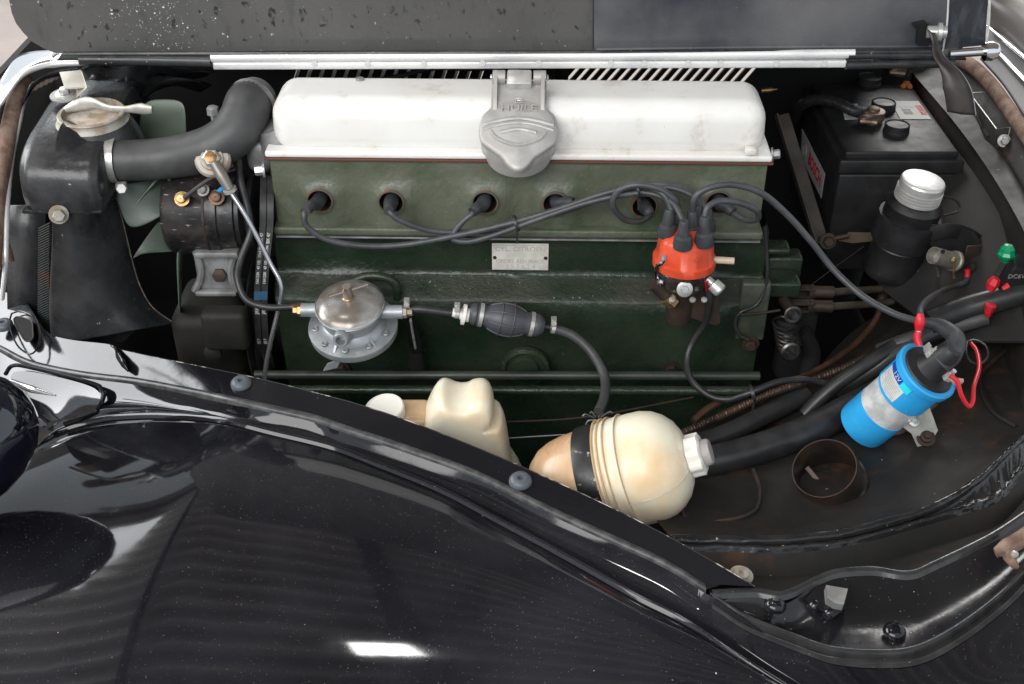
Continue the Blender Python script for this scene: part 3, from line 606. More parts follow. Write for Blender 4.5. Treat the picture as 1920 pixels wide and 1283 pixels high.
for s in (-1, 1):
    m_ = MB(); m_.lathe(lidp(s*0.034, 0.073, 0.004), Ur*s, [(0, 0.004), (0.002, 0.0035), (0.0025, 0)], 12); m_.build('hinge_pin', M['steel'], lido, E)
m_ = MB(); text(m_, 'HUILE', 0.0125, lidp(0, 0.0275, 0.0050), Rl, 0.0012, sx=1.35, off=0.0)
for pts in ([(-0.004, 0.042), (-0.004, 0.036), (0.003, 0.036)], [(-0.003, 0.042), (0.004, 0.042), (0.004, 0.036)], [(-0.002, 0.0395), (0.002, 0.0395)]):
    m_.tube([lidp(x, y, 0.0042) for x, y in pts], 0.0007, 6, smooth=False)
m_.build('lettering', M['capalu'], lido, E)
# lower rods
for i, (y, yy, a, b) in enumerate([(705, -0.075, 478, 1424), (733, -0.105, 500, 1420)]):
    m_ = MB(); m_.tube([EY(a, y-2, yy), EY(b, y, yy)], 0.0062, 18); m_.build('cross_tube', mat('tube_green', (0.045, 0.052, 0.042), 0.38, c2=(0.02, 0.026, 0.02), nscale=25, rvar=0.1, bump=0.3, stretch=(.4, 1, 1)) if i == 0 else M['blockg'], engine, E)
# thermostat housing
m_ = MB(); a = EYW(492, 215, 0.05); m_.lathe(a+V((0.03, 0.0, -0.05)), (-0.35, -0.1, 1), [(0, 0.036), (0.02, 0.036), (0.035, 0.030), (0.045, 0.027)], 32); m_.rbox(EYW(492, 282, 0.05), (0.036, 0.05, 0.05), 0.014, 4)
m_.build('thermostat_housing', M['alud'], engine)
m_ = MB(); m_.bolt(EYW(496, 318, 0.0), (-1, -0.2, 0), 0.007, 0.012); m_.build('housing_bolt', M['steel'], engine)
m_ = MB(); m_.bolt(EYW(1447, 290, 0.02), (1, -0.2, 0.2), 0.006, 0.010); m_.build('cover_bolt', M['alud'], engine)
# timing cover below the fan end
m_ = MB(); m_.rbox(PY(412, 640, 0.05), (0.10, 0.12, 0.16), 0.02, 4); m_.rbox(PY(425, 615, -0.05), (0.06, 0.03, 0.06), 0.008, 3); m_.lathe(PY(400, 660, -0.04), (0, -1, 0.2), [(0, .012), (.006, .012), (.008, .008), (.008, 0)], 16)
m_.build('timing_cover', mat('grimy_cover', (0.009, 0.009, 0.007), 0.7, c2=(0.016, 0.014, 0.011), nscale=20, bump=0.5), engine)

# ---------------------------------------------------------------- distributor
dist = thing('distributor', 'orange distributor cap crowned with black rubber boots', 'distributor', PY(1285, 560, -0.09))
DY = -0.085
db = PY(1283, 486, DY)                       # centre of the cap's lower rim
DU = V((0.01, 0.0, 1)).normalized()
cap = MB()
prof = [(-0.006, 0.036), (-0.006, 0.0395), (0.004, 0.0395), (0.006, 0.036), (0.030, 0.0335), (0.036, 0.030), (0.040, 0.020), (0.044, 0.012), (0.044, 0)]
cap.lathe(db, DU, prof, 56, lobes=(6, 0.05, 3, 5))
capo = cap.build('cap', M['orange'], dist, ang=50)
m_ = MB(); text(m_, '6V', 0.010, db+V((0.004, -0.0350, 0.018)), RT, 0.0004, sx=1.4); m_.build('cap_print', mat('print_brown', (0.45, 0.10, 0.05), 0.5), capo)
m_ = MB(); m_.lathe(db-DU*0.045, DU, [(0, 0.022), (0.01, 0.030), (0.018, 0.034), (0.039, 0.0355)], 40); m_.build('body', mat('distributor_body', (0.10, 0.095, 0.09), 0.22, 0.85, c2=(0.25, 0.24, 0.23), nscale=40, rvar=0.1), dist)
m_ = MB(); m_.lathe(db-DU*0.09, DU, [(0, 0.016), (0.03, 0.018), (0.046, 0.020)], 24); m_.build('shaft_housing', M['rustm'], dist)
m_ = MB(); c0 = db+V((-0.002, -0.035, -0.022)); m_.lathe(c0, (0, -1, 0.3), [(0, 0.010), (0.002, 0.010), (0.003, 0.007), (0.003, 0.005), (0.005, 0.004), (0.005, 0)], 24); m_.build('cover_screw', M['steel'], dist)
m_ = MB(); P = [db+V((-0.030, -0.020, -0.030)), db+V((-0.036, -0.022, -0.012)), db+V((-0.036, -0.024, 0.004)), db+V((-0.030, -0.026, 0.010)), db+V((-0.029, -0.024, 0.020))]
m_.tube(P, 0.0035, 8, sx=0.35); m_.lathe(db+V((-0.030, -0.026, -0.018)), (-.6, -.7, .2), [(0, .004), (.003, .004), (.004, 0)], 12); m_.build('spring_clip', M['chrome'], dist)
m_ = MB(); m_.tube([db+V((0.028, -0.022, -0.016)), db+V((0.034, -0.028, -0.019))], 0.005, 12); m_.lathe(db+V((0.034, -0.028, -0.019)), (0.7, -0.5, -0.5), [(0, 0.0085), (0.004, 0.009), (0.012, 0.009), (0.014, 0.007), (0.012, 0.003), (0.012, 0)], 20)
m_.build('grommet_nut', M['steel'], dist)
m_ = MB(); m_.tube([db+V((0.034, -0.008, 0.004)), db+V((0.060, -0.012, 0.0045))], 0.0045, 14); m_.build('condenser_stud', mat('beige_stud', (0.5, 0.4, 0.3), 0.5), dist)
m_ = MB(); a = PY(1242, 555, DY-0.02); b = PY(1282, 590, DY-0.02)
m_.prism([PY(x, y, DY-0.008) for x, y in [(1255, 545), (1345, 545), (1352, 606), (1342, 612), (1270, 590), (1250, 570)]], (0, 0.006, 0)); m_.build('mounting_plate', M['rustm'], dist, bevel=0.001)
m_ = MB(); m_.tube([PY(1226, 532, DY-0.02), PY(1262, 568, DY-0.02)], 0.0085, 14); m_.build('vacuum_can', M['rustm'], dist)
m_ = MB(); m_.lathe(PY(1250, 556, DY-0.022), (PY(1262, 568, DY-0.02)-PY(1226, 532, DY-0.02)), [(0, .011), (.006, .011), (.008, .009), (.014, .009)], 6); m_.build('brass_nut', M['brass'], dist)
for dx in (-0.02, 0.012, 0.03):
    m_ = MB(); m_.lathe(db+V((dx*0.8, -0.033, -0.040)), (0, -.4, 1), [(0, .004), (.002, .004), (.003, 0)], 12); m_.build('screw', M['steel'], dist)

# ignition leads: boots at the cap, cable, boot at the plug
def boot_cap(root, base, top, name='cap_boot'):
    m_ = MB(); ax = V(top)-V(base); Lh = ax.length
    m_.lathe(base, ax, [(0, 0.0118), (Lh*0.12, 0.0122), (Lh*0.40, 0.0108), (Lh*0.46, 0.0078), (Lh*0.95, 0.0062), (Lh, 0.0052)], 24)
    return m_.build(name, M['boot'], root)
def pp(l): return [PY(x, y, yy) for x, y, yy in l]
leads = [
 ('long plug lead from the leftmost spark plug hole sagging over the block', 0, (572, 396),
  [(571,402,-.052),(575,424,-.056),(612,449,-.056),(680,461,-.053),(760,459,-.05),(860,441,-.05),(960,418,-.05),(1050,391,-.052),(1130,364,-.055),(1195,351,-.06),(1240,362,-.075),(1258,392,-.085)], (1250, 442), (1256, 392), -.086),
 ('plug lead from the second spark plug hole dipping under the bundle', 1, (729, 396),
  [(733,400,-.045),(750,413,-.046),(800,431,-.042),(860,436,-.04),(950,428,-.042),(1050,398,-.044),(1140,370,-.048),(1200,360,-.05),(1255,352,-.05),(1300,368,-.058),(1312,388,-.06)], (1302, 430), (1308, 384), -.060),
 ('plug lead from the third hole under the oil filler crossing the bundle', 2, (886, 398),
  [(884,402,-.036),(868,416,-.04),(852,436,-.044),(850,449,-.048),(880,453,-.05),(930,440,-.052),(1010,411,-.054),(1100,381,-.056),(1180,364,-.06),(1225,364,-.068),(1262,382,-.085),(1280,412,-.105)], (1280, 464), (1283, 414), -.112),
 ('plug lead leaving the fourth hole behind the cable bundle', 3, (1075, 380),
  [(1078,380,-.03),(1100,376,-.032),(1150,358,-.036),(1210,346,-.04),(1270,350,-.046),(1305,368,-.052),(1325,395,-.06)], (1324, 432), (1326, 392), -.062),
 ('plug lead making a round loop over the fifth hole', 4, (1218, 402),
  [(1216,404,-.03),(1198,416,-.045),(1168,410,-.06),(1149,384,-.068),(1160,358,-.07),(1195,347,-.072),(1240,356,-.075),(1268,380,-.08),(1270,400,-.07)], (1268, 430), (1269, 398), -.07),
 ('plug lead curling back from the sixth hole at the right', 5, (1374, 398),
  [(1378,402,-.04),(1400,413,-.055),(1420,411,-.075),(1418,395,-.088),(1385,380,-.092),(1350,377,-.094),(1328,388,-.10),(1321,408,-.105)], (1320, 459), (1322, 406), -.108),
]
for (lab, k, pe, path, cb, ct, cy) in leads:
    t = thing('spark_plug_lead', lab, 'ignition lead', PY(plugs[k][0], plugs[k][1], -0.01), 'black ignition leads')
    h = E @ V((HP[k].x, 0.03, HP[k].z)); e = PY(pe[0], pe[1], path[0][2])
    mid = E @ V((HP[k].x, -0.008, HP[k].z)); mid = mid.lerp(e, 0.12)
    m_ = MB(); m_.tube([h, mid, mid.lerp(e, 0.5)+V((0, -0.004, 0.003)), e], [0.0095, 0.0098, 0.0092, 0.0070, 0.0074, 0.0066], 18, 6); m_.build('plug_boot', M['boot'], t)
    P = [e+(mid-e)*0.2]+pp(path); 
    m_ = MB(); m_.tube(P+[PY(ct[0], ct[1]+6, cy)], 0.00385, 14, 8); m_.build('cable', M['cable'], t)
    boot_cap(t, PY(cb[0], cb[1], cy), PY(ct[0], ct[1], cy))
t = thing('coil_lead', 'long black high tension lead arching from distributor to coil', 'ignition lead', PY(1300, 400, -0.07))
m_ = MB(); kp = [(1298,400,-.080),(1303,372,-.08),(1325,354,-.078),(1370,346,-.075),(1425,361,-.072),(1475,402,-.07),(1520,452,-.075),(1565,508,-.09),(1620,557,-.12),(1680,590,-.16),(1735,605,-.20)]
m_.tube(pp(kp), 0.0042, 14, 8); m_.build('cable', M['cable'], t)
boot_cap(t, PY(1296, 446, -.082), PY(1298, 396, -.082))
m_ = MB(); m_.tube([PY(1730,604,-.20), PY(1765,612,-.22), PY(1792,635,-.245), PY(1782,662,-.26), PY(1762,678,-.262)], [0.0055, 0.0085, 0.0105, 0.0135, 0.0155], 20, 8); m_.build('coil_boot', M['boot'], t)
for (x, y, yy, lab) in [(968, 420, -.05, 'thin black cable tie holding the leads left of the data plate'), (1196, 356, -.062, 'black cable tie gripping the bundled leads near the distributor')]:
    m_ = MB(); p = PY(x, y, yy); m_.lathe(p-V((0.0015, 0, -.0005)), (1, 0.05, 0.35), [(0, 0.011), (0.003, 0.011), (0.003, 0.0100), (0, 0.0100), (0, 0.011)], 20, close=True); m_.f = [f for f in m_.f if len(f) == 4]; m_.m = m_.m[:len(m_.f)]
    m_.box(p+V((0.001, -0.010, -0.009)), (0.004, 0.005, 0.006)); m_.box(p+V((0.001, -0.011, -0.016)), (0.0025, 0.001, 0.012))
    tag(m_.build('cable_tie', M['wire']), lab, 'cable tie', 'cable ties')

# ---------------------------------------------------------------- fuel pump
fp = thing('fuel_pump', 'round cast aluminium fuel pump with domed bronze tinted cover', 'fuel pump', PY(662, 625, -0.09))
U = V((-0.02, -0.22, 1)).normalized()
fc = PY(662, 610, -0.10)
m_ = MB(); m_.lathe(fc, U, [(-0.010, 0.050), (-0.009, 0.0565), (-0.001, 0.0575), (0.001, 0.057), (0.002, 0.054), (0.004, 0.044), (0.012, 0.040), (0.014, 0.037), (0.026, 0.037), (0.028, 0.042), (0.034, 0.043), (0.036, 0.041)], 56)
for k in range(6):
    a = 2*PI*k/6+0.35; u_, v_ = perp(U); d = u_*math.cos(a)+v_*math.sin(a); m_.prism([fc+U*0.002+d*0.036, fc+U*0.002+d*0.053, fc+U*0.014+d*0.037], (d.cross(U))*0.003)
fpo = m_.build('body', mat('pump_alloy', (0.36, 0.38, 0.40), 0.42, 0.5, c2=(0.30, 0.32, 0.33), nscale=40, bump=0.25, bscale=300, rvar=0.08, bdist=0.0005), fp)
pumpm = fpo.data.materials[0]
m_ = MB(); m_.lathe(fc+U*0.036, U, [(0, 0.0425), (0.002, 0.0435), (0.004, 0.042), (0.008, 0.037), (0.0115, 0.028), (0.0135, 0.016), (0.014, 0)], 48); m_.build('dome', M['glass'], fp, ang=60)
m_ = MB(); m_.lathe(fc+U*0.036, U, [(0, 0.043), (0.002, 0.0442), (0.004, 0.043)], 48, close=True); m_.build('dome_clamp', M['steel'], fp)
m_ = MB(); top = fc+U*0.049; m_.lathe(top, U, [(0, 0.007), (0.002, 0.0075), (0.004, 0.005)], 16); m_.build('brass_washer', M['brass'], fp)
m_ = MB(); m_.lathe(top+U*0.003, U, [(0, 0.0062), (0.014, 0.006), (0.018, 0.0055)], 16); m_.tube([top+U*0.012+V((-0.022, -0.012, 0.0)), top+U*0.013, top+U*0.014+V((0.024, 0.014, 0.0))], 0.0024, 10); m_.build('wing_screw', mat('nickel_screw', (0.45, 0.38, 0.34), 0.3, 0.9), fp)
for k in range(10):
    a = 2*PI*k/10+0.1; u_, v_ = perp(U); p = fc+U*0.002+(u_*math.cos(a)+v_*math.sin(a))*0.048
    m_ = MB(); m_.lathe(p, U, [(0, 0.0045), (0.003, 0.0042), (0.004, 0.003), (0.003, 0)], 12); m_.build('flange_screw', M['alud'], fp)
m_ = MB(); q = fc+V((-0.006, -0.04, 0.014)); m_.lathe(q, (-0.1, -1, 0.15), [(0, 0.011), (0.018, 0.010), (0.020, 0.0085), (0.020, 0.006), (0.008, 0.005), (0.008, 0)], 20); m_.build('vent_spout', pumpm, fp)
m_ = MB(); m_.tube([fc+U*0.028+V((-0.035, 0, 0)), fc+U*0.028+V((-0.062, 0.0, 0))], 0.009, 16); m_.build('port', pumpm, fp)
m_ = MB(); m_.tube([fc+U*0.026+V((0.035, -0.002, 0)), fc+U*0.026+V((0.066, -0.002, 0))], 0.009, 16); m_.build('port', pumpm, fp)
m_ = MB(); m_.lathe(fc+U*0.028+V((-0.060, 0, 0)), (-1, 0, 0), [(0, .0085), (.006, .0085), (.007, .006), (.012, .006)], 6); m_.build('inlet_nut', M['brass'], fp)
m_ = MB(); m_.lathe(fc+U*0.026+V((0.064, -0.002, 0)), (1, 0, 0), [(0, .008), (.007, .008), (.008, .005), (.014, .005)], 6); m_.build('outlet_nut', M['corr'], fp)
m_ = MB(); m_.lathe(fc-U*0.010, -U, [(0, 0.022), (0.012, 0.02), (0.03, 0.016)], 20); m_.prism([fc+V((-0.03, -.045, -.03)), fc+V((-0.012, -.045, -.022)), fc+V((-.018, -.045, -.035)), fc+V((-.036, -.045, -.04))], (0, 0.004, 0)); m_.build('lower_housing', pumpm, fp)
# fuel hose chain
fh = thing('fuel_hose', 'black fuel hose with grey ribbed priming bulb curving downwards', 'hose', PY(940, 600, -0.10))
FY = -0.10
m_ = MB(); m_.tube(pp([(752,581,FY),(790,580,FY),(830,585,FY),(862,588,FY)]), 0.0058, 14); m_.build('inlet_hose', M['wire'], fh)
m_ = MB(); m_.tube(pp([(1035,615,FY),(1075,630,FY-.005),(1110,662,FY-.02),(1133,705,FY-.05),(1133,745,FY-.09),(1122,772,FY-.115)]), 0.0062, 16); m_.build('outlet_hose', M['rubber'], fh)
a = PY(880, 587, FY); b = PY(1016, 612, FY); ax = (b-a); Lb = ax.length
m_ = MB(); pr = []
m_.lathe(a, ax, [(0, .010), (.004, .014), (.008, .0145), (.010, .013), (.012, .0145), (.016, .0145), (.017, .013), (.022, .0135)]+[(0.022+0.052*k/14, 0.0135+0.0085*math.sin(PI*k/14)**0.8) for k in range(1, 14)]+[(.075, .0145), (.080, .015), (.082, .0135), (.084, .015), (.090, .015), (.093, .013), (.097, .010)], 32)
bu = m_.build('priming_bulb', mat('bulb_rubber', (0.05, 0.052, 0.062), 0.42, c2=(0.065, 0.066, 0.075), nscale=30), fh)
m_ = MB(); u_, v_ = perp(ax)
def br(t): return 0.0135+0.0085*math.sin(PI*max(0, min(1, (t-0.022)/0.052)))**0.8+0.0004
for k in range(8):
    an = 2*PI*k/8+0.2; d = u_*math.cos(an)+v_*math.sin(an); m_.tube([a+ax.normalized()*t+d*br(t) for t in [0.025+0.046*i/10 for i in range(11)]], 0.0011, 6, smooth=False)
for tt in (0.040, 0.056): m_.tube([a+ax.normalized()*tt+(u_*math.cos(2*PI*i/32)+v_*math.sin(2*PI*i/32))*br(tt) for i in range(33)], 0.0011, 6, smooth=False)
m_.build('bulb_ribs', bu.data.materials[0], bu)
m_ = MB(); m_.lathe(PY(848, 586, FY), ax, [(0, .006), (.006, .006), (.009, .0055), (.012, .008), (.013, .0135), (.017, .0135), (.018, .009), (.022, .009)], 24); m_.build('white_valve', M['capw'], fh)
m_ = MB(); m_.tube([PY(1008, 611, FY), PY(1030, 614, FY)], 0.0042, 14); m_.build('tail_nipple', M['batt'], fh)
for (x, y, r) in [(764, 580, .0075), (858, 588, .007), (902, 591, .0155), (997, 608, .0160), (1038, 615, .0075)]:
    m_ = MB(); p = PY(x, y, FY); m_.lathe(p-ax.normalized()*0.003, ax, [(0, r), (0.005, r), (0.005, r-0.0006), (0, r-0.0006)], 24, close=True)
    if r < 0.01: m_.box(p+V((0.0, -0.002, r+0.004)), (0.007, 0.008, 0.010)); m_.lathe(p+V((0, -0.006, r+0.005)), (0, -1, 0.2), [(0, .0035), (.004, .0035), (.004, 0)], 8)
    m_.build('hose_clip', M['steel'], fh)
dt = thing('dipstick', 'short slotted metal dipstick below the fuel hose', 'dipstick', PY(776, 640, -0.06))
m_ = MB(); m_.tube(pp([(765,592,-.09),(776,630,-.07),(782,660,-.06)]), 0.0075, 12, sx=0.5); m_.build('blade', M['black'], dt)
m_ = MB(); m_.tube(pp([(770,600,-.10),(774,625,-.085),(779,652,-.075)]), 0.003, 8, sx=0.6); m_.build('slot_edge', M['steel'], dt)
m_ = MB(); m_.tube(pp([(778,660,-.058),(786,700,-.05)]), 0.010, 12); m_.build('guide', M['dark'], dt)
# fuel line to pump and bright pipe
m_ = MB(); m_.tube(pp([(447,300,.02),(452,340,.0),(466,395,-.02),(470,435,-.03),(452,485,-.05),(446,525,-.07),(462,562,-.085),(500,576,-.09),(545,576,-.095),(578,574,-.10)]), 0.0045, 14, 8)
tag(m_.build('rubber_fuel_line', M['wire']), 'dark flexible fuel line snaking past the generator to the pump', 'fuel line')
m_ = MB(); m_.tube(pp([(548,576,-.097),(578,574,-.10)]), 0.0052, 12); tag(m_.build('copper_pipe_end', M['copper']), 'short copper pipe end entering the left of the fuel pump', 'pipe')
pt_ = thing('bright_pipe', 'thin bright metal pipe bent down in front of the pulley', 'pipe', PY(500, 700, -0.11))
m_ = MB(); m_.tube(pp([(432,360,-.04),(455,395,-.05),(480,440,-.06),(505,490,-.07),(524,525,-.08),(528,552,-.085),(520,590,-.09),(508,640,-.10),(499,685,-.11),(495,720,-.12)]), 0.0032, 12, 8); m_.build('tube', mat('bright_tube', (0.42, 0.42, 0.44), 0.25, 0.9), pt_)
m_ = MB(); m_.tube(pp([(402,306,-.025),(416,330,-.033),(431,356,-.04)]), [0.0068, 0.0075, 0.006], 14); m_.build('sleeve', mat('sleeve_dull', (0.22, 0.20, 0.18), 0.4, 0.5), pt_)
m_ = MB(); m_.lathe(PY(430, 354, -.04), PY(440, 372, -.04)-PY(430, 354, -.04), [(0, .0088), (.004, .0088), (.005, .006)], 14); m_.build('ferrule', M['steel'], pt_)

# ---------------------------------------------------------------- radiator hose
rh = thing('radiator_hose', 'thick black radiator hose elbow running to the valve cover', 'hose', PY(330, 300, 0.02))
m_ = MB(); m_.tube(pp([(190,300,.02),(250,301,.02),(325,295,.02),(388,280,.02),(432,256,.028),(456,222,.045)])+[PY(466, 196, .062), PY(480, 186, .085)], [0.0270, 0.0260, 0.0265, 0.028, 0.0295, 0.030, 0.030, 0.029], 32, 8); m_.build('hose', M['rubber'], rh)
m_ = MB(); m_.tube([PY(468, 197, .066), PY(474, 191, .075)], 0.0325, 32, caps=False); m_.build('elbow_clamp', M['alud'], rh)
m_ = MB(); m_.lathe(PY(207, 300, .02), (1, 0.02, 0), [(0, .0285), (.0, .0298), (.011, .0298), (.011, .0285)], 36, close=True); m_.rbox(PY(228, 350, -.003), (0.014, 0.012, 0.012), 0.003, 2); m_.build('hose_clamp', M['steel'], rh)
m_ = MB(); m_.bolt(PY(228, 353, -.010), (0.3, -1, 0.4), 0.007, 0.007, washer=False); m_.build('clamp_screw', M['capalu'], rh)
ts = thing('temperature_sender', 'brass and zinc sender screwed into the radiator hose', 'sensor', PY(398, 300, -0.01))
su = V((0.05, -0.75, 0.62)).normalized(); sc0 = PY(398, 299, -0.008)
m_ = MB(); m_.lathe(sc0-su*0.008, su, [(0, .0225), (.006, .0225), (.009, .020), (.010, .015), (.012, .014)], 36); m_.build('washer', M['corr'], ts)
m_ = MB(); m_.lathe(sc0, su, [(0, .0115), (.008, .0115), (.010, .009)], 6); m_.build('hex_nut', M['steel'], ts)
m_ = MB(); m_.lathe(sc0+su*.008, su, [(0, .0075), (.005, .0075), (.006, .005)], 14); m_.build('brass_collar', M['brass'], ts)
m_ = MB(); m_.lathe(PY(403, 232, .05), (0, 0, 1), [(0, .004), (.012, .004), (.013, .008), (.022, .008), (.024, .005)], 6); tag(m_.build('bleed_screw', M['alud']), 'small upright bleed screw behind the elbow of the hose', 'screw')
# ---------------------------------------------------------------- radiator
rad = thing('radiator', 'dusty black radiator with pressed header tank and open filler neck', 'radiator', PY(130, 400, 0.05))
# header tank lofted in sections along X, closed profile in YZ
zb_ = PY(100, 396, -0.045).z
def tsec(x, s, dz=0.0, top=0.0):
    yf, yb = -0.045, 0.22; zt_ = 0.312+top
    pr = [(yf, zb_), (yf-0.002, zb_+0.02), (yf+0.004, zb_+0.045), (yf+0.022, zb_+0.062), (yf+0.055, zt_-0.008), (0.09, zt_), (0.16, zt_), (yb-0.02, zt_-0.008), (yb, zt_-0.03), (yb, zb_), (0.09, zb_-0.006)]
    cy, cz_ = 0.09, zb_+0.03
    return [V((x, cy+(y-cy)*s, cz_+(z-cz_)*s)) for y, z in pr]
xa = PY(14, 300, -.045).x; xb_ = PY(166, 300, -.045).x
secs = [(xa, .80), (xa+0.004, .93), (xa+0.014, 0.99), (xa+0.03, 1.0), ((xa+xb_)/2, 1.0), (xb_-0.02, 1.0), (xb_-0.006, .985), (xb_+0.002, .94), (xb_+0.005, .82)]
rows = []
for x, s in secs:
    r = tsec(x, s); rr = cr(r+[r[0]], 5)[:-1]; rows.append([p+V((0, 0, 0.003*mnoise.noise(p*18))) for p in rr])
mb = MB(); R2 = []
for i in range(len(rows)-1):
    for k in range(4): R2.append([a.lerp(b, k/4) for a, b in zip(rows[i], rows[i+1])])
R2.append(rows[-1]); mb.grid(R2, closed=True); mb.f += [tuple(range(len(R2[0]))), tuple((len(R2)-1)*len(R2[0])+k for k in range(len(R2[0])))]; mb.m += [0, 0]
tank = mb.build('header_tank', M['tank'], rad, ang=70)
m_ = MB(); m_.rbox(((xa+xb_)/2, 0.089, zb_-0.003), (xb_-xa+0.002, 0.265, 0.005), 0.002, 2); m_.build('tank_seam', M['tank'], rad)
m_ = MB(); m_.lathe(PY(176, 300, .02), (1, 0, 0), [(-0.03, .050), (-0.012, .042), (0.0, .035), (0.008, .030), (0.02, .0265)], 36); m_.build('outlet_stub', M['tank'], rad)
# filler neck
fn = PZ(172, 213, 0.318)
m_ = MB(); m_.lathe(fn-V((0, 0, .03)), (0.0, -0.05, 1), [(.0215, .046), (.026, .0415), (.030, .041), (.0315, .0425), (.033, .041), (.033, .037), (.026, .036), (.022, .030), (.016, .012), (.016, 0)], 48)
m_.build('filler_neck', M['corr'], rad)
m_ = MB(); m_.lathe(fn-V((0, 0, .03)), (0, -.05, 1), [(-.02, .060), (0, .055), (.012, .050), (.022, .0455)], 48, close=True); m_.build('neck_base', M['tank'], rad)
m_ = MB(); m_.lathe(fn-V((0, 0, .006)), (0, -.05, 1), [(0, .0), (0.001, .030), (0.0, .034)], 32, close=True); m_.build('cap_inside', mat('rusty_cap_inside', (0.34, 0.24, 0.16), 0.5, c2=(0.5, 0.46, 0.4), nscale=60), rad)
m_ = MB(); m_.tube([fn+V((-.036, .006, .002)), fn+V((-.02, .012, .006)), fn+V((0, .010, .010)), fn+V((.02, .004, .006)), fn+V((.04, .004, .004)), fn+V((.062, .003, .005)), fn+V((.078, .002, .004))], [.004, .008, .009, .006, .0045, .005, .0085, .006], 14, sx=0.6)
m_.build('cap_lever', mat('lever_dull', (0.55, 0.54, 0.5), 0.4, 0.4, c2=(0.4, 0.38, 0.33), nscale=60, bump=0.4, bscale=160, bdist=0.001), rad)
# bracket and washer left of the neck
m_ = MB(); m_.prism([PZ(x, y, .335) for x, y in [(112, 138), (152, 134), (162, 165), (122, 168)]], (0, 0, 0.002)); m_.prism([PZ(152, 134, .337), PZ(162, 165, .337), PZ(140, 188, .32), PZ(130, 160, .32)], (.001, 0, 0.001)); m_.build('stay_bracket', mat('cream_bracket', (0.5, 0.47, 0.4), 0.45), rad)
m_ = MB(); m_.lathe(PZ(122, 180, .322), (0, -.1, 1), [(0, .019), (.002, .019), (.003, .012), (.004, .012)], 28); m_.bolt(PZ(122, 176, .325), (0, -.1, 1), .007, .008, washer=False); m_.build('stay_bolt', M['steel'], rad)
# shroud plate below the tank
def SH(x, y, yy): return PY(x, y, yy)
rowsS = []
edge = [(200,388),(216,372),(226,400),(236,440),(248,490),(262,535),(285,575),(318,600),(330,606)]
left = [(98,396),(98,420),(97,450),(96,480),(94,520),(92,560),(92,595),(94,625),(98,648)]
for i, (e, l) in enumerate(zip(edge, left)):
    r = []
    for k in range(13):
        s = k/12; r.append(SH(l[0]+(e[0]-l[0])*s, l[1]+(e[1]-l[1])*s, -0.03+0.06*s*s-0.016*math.sin(PI*s)-0.01*i/8))
    rowsS.append(r)
rowsS = [list(c) for c in zip(*[cr([r[k] for r in rowsS], 4) for k in range(13)])]
mb = MB(); mb.grid(rowsS); mb.build('fan_shroud', M['tank'], rad, solid=0.002, subs=1)
m_ = MB(); m_.tube([r[-1]+V((0.0005, -.001, 0)) for r in rowsS], 0.0011, 6, smooth=False); m_.build('shroud_edge', mat('chipped_edge', (0.10, 0.09, 0.085), 0.5, c2=(0.24, 0.15, 0.11), nscale=80, thr=(.5, .65)), rad)
m_ = MB(); m_.prism([SH(x, y, -0.005) for x, y in [(96, 590), (250, 596), (262, 612), (235, 640), (150, 668), (92, 668)]], (0, 0.004, 0)); m_.build('lower_shroud', M['tank'], rad, bevel=0.001)
m_ = MB(); m_.grid([[SH(14, 385, .06), SH(86, 385, .06)], [SH(12, 470, .06), SH(84, 470, .06)], [SH(14, 560, .06), SH(80, 560, .06)], [SH(16, 660, .06), SH(74, 660, .06)]]); m_.build('side_plate', M['tank'], rad, solid=0.003)
m_ = MB()
for k in range(46):
    y = 418+k*4.6; a = SH(77-0.15*k*0.3, y+8, .045); b = SH(98-0.1*k*.4, y-2, .03); m_.box((a+b)/2, ((b-a).length, 0.010, 0.0014), basis(b-a, (0, 0, 1)))
o = m_.build('core_fins', mat('core_fin', (0.05, 0.06, 0.06), 0.5, c2=(0.13, 0.06, 0.04), nscale=30, thr=(.5, .65)), rad); o['kind'] = 'stuff'
m_ = MB(); m_.bolt(PY(110, 402, -.05), (0.4, -1, 0.3), .008, .012); m_.build('shroud_bolt', M['corr'], rad)
m_ = MB(); m_.loft([rowz([(235,132,.30),(300,140,.29),(360,150,.28),(396,160,.26)]), rowz([(235,175,.31),(262,190,.29),(290,170,.27),(330,160,.255),(375,172,.24)]), ], nu=24, nv=6, linear=True); m_.build('cowl_lip', M['tank'], rad, solid=0.003)
m_ = MB(); m_.loft([[PZ(150, 128, .31), PZ(240, 124, .31), PZ(330, 124, .3), PZ(400, 128, .29)], [PZ(160, 165, .30), PZ(240, 170, .30), PZ(310, 150, .27), PZ(390, 150, .26)]], nu=30, nv=8, linear=True, fn=lambda p, u, v: p+V((0, 0, 0.012*mnoise.noise(p*30)))); m_.build('top_baffle', M['tank'], rad, solid=0.002)

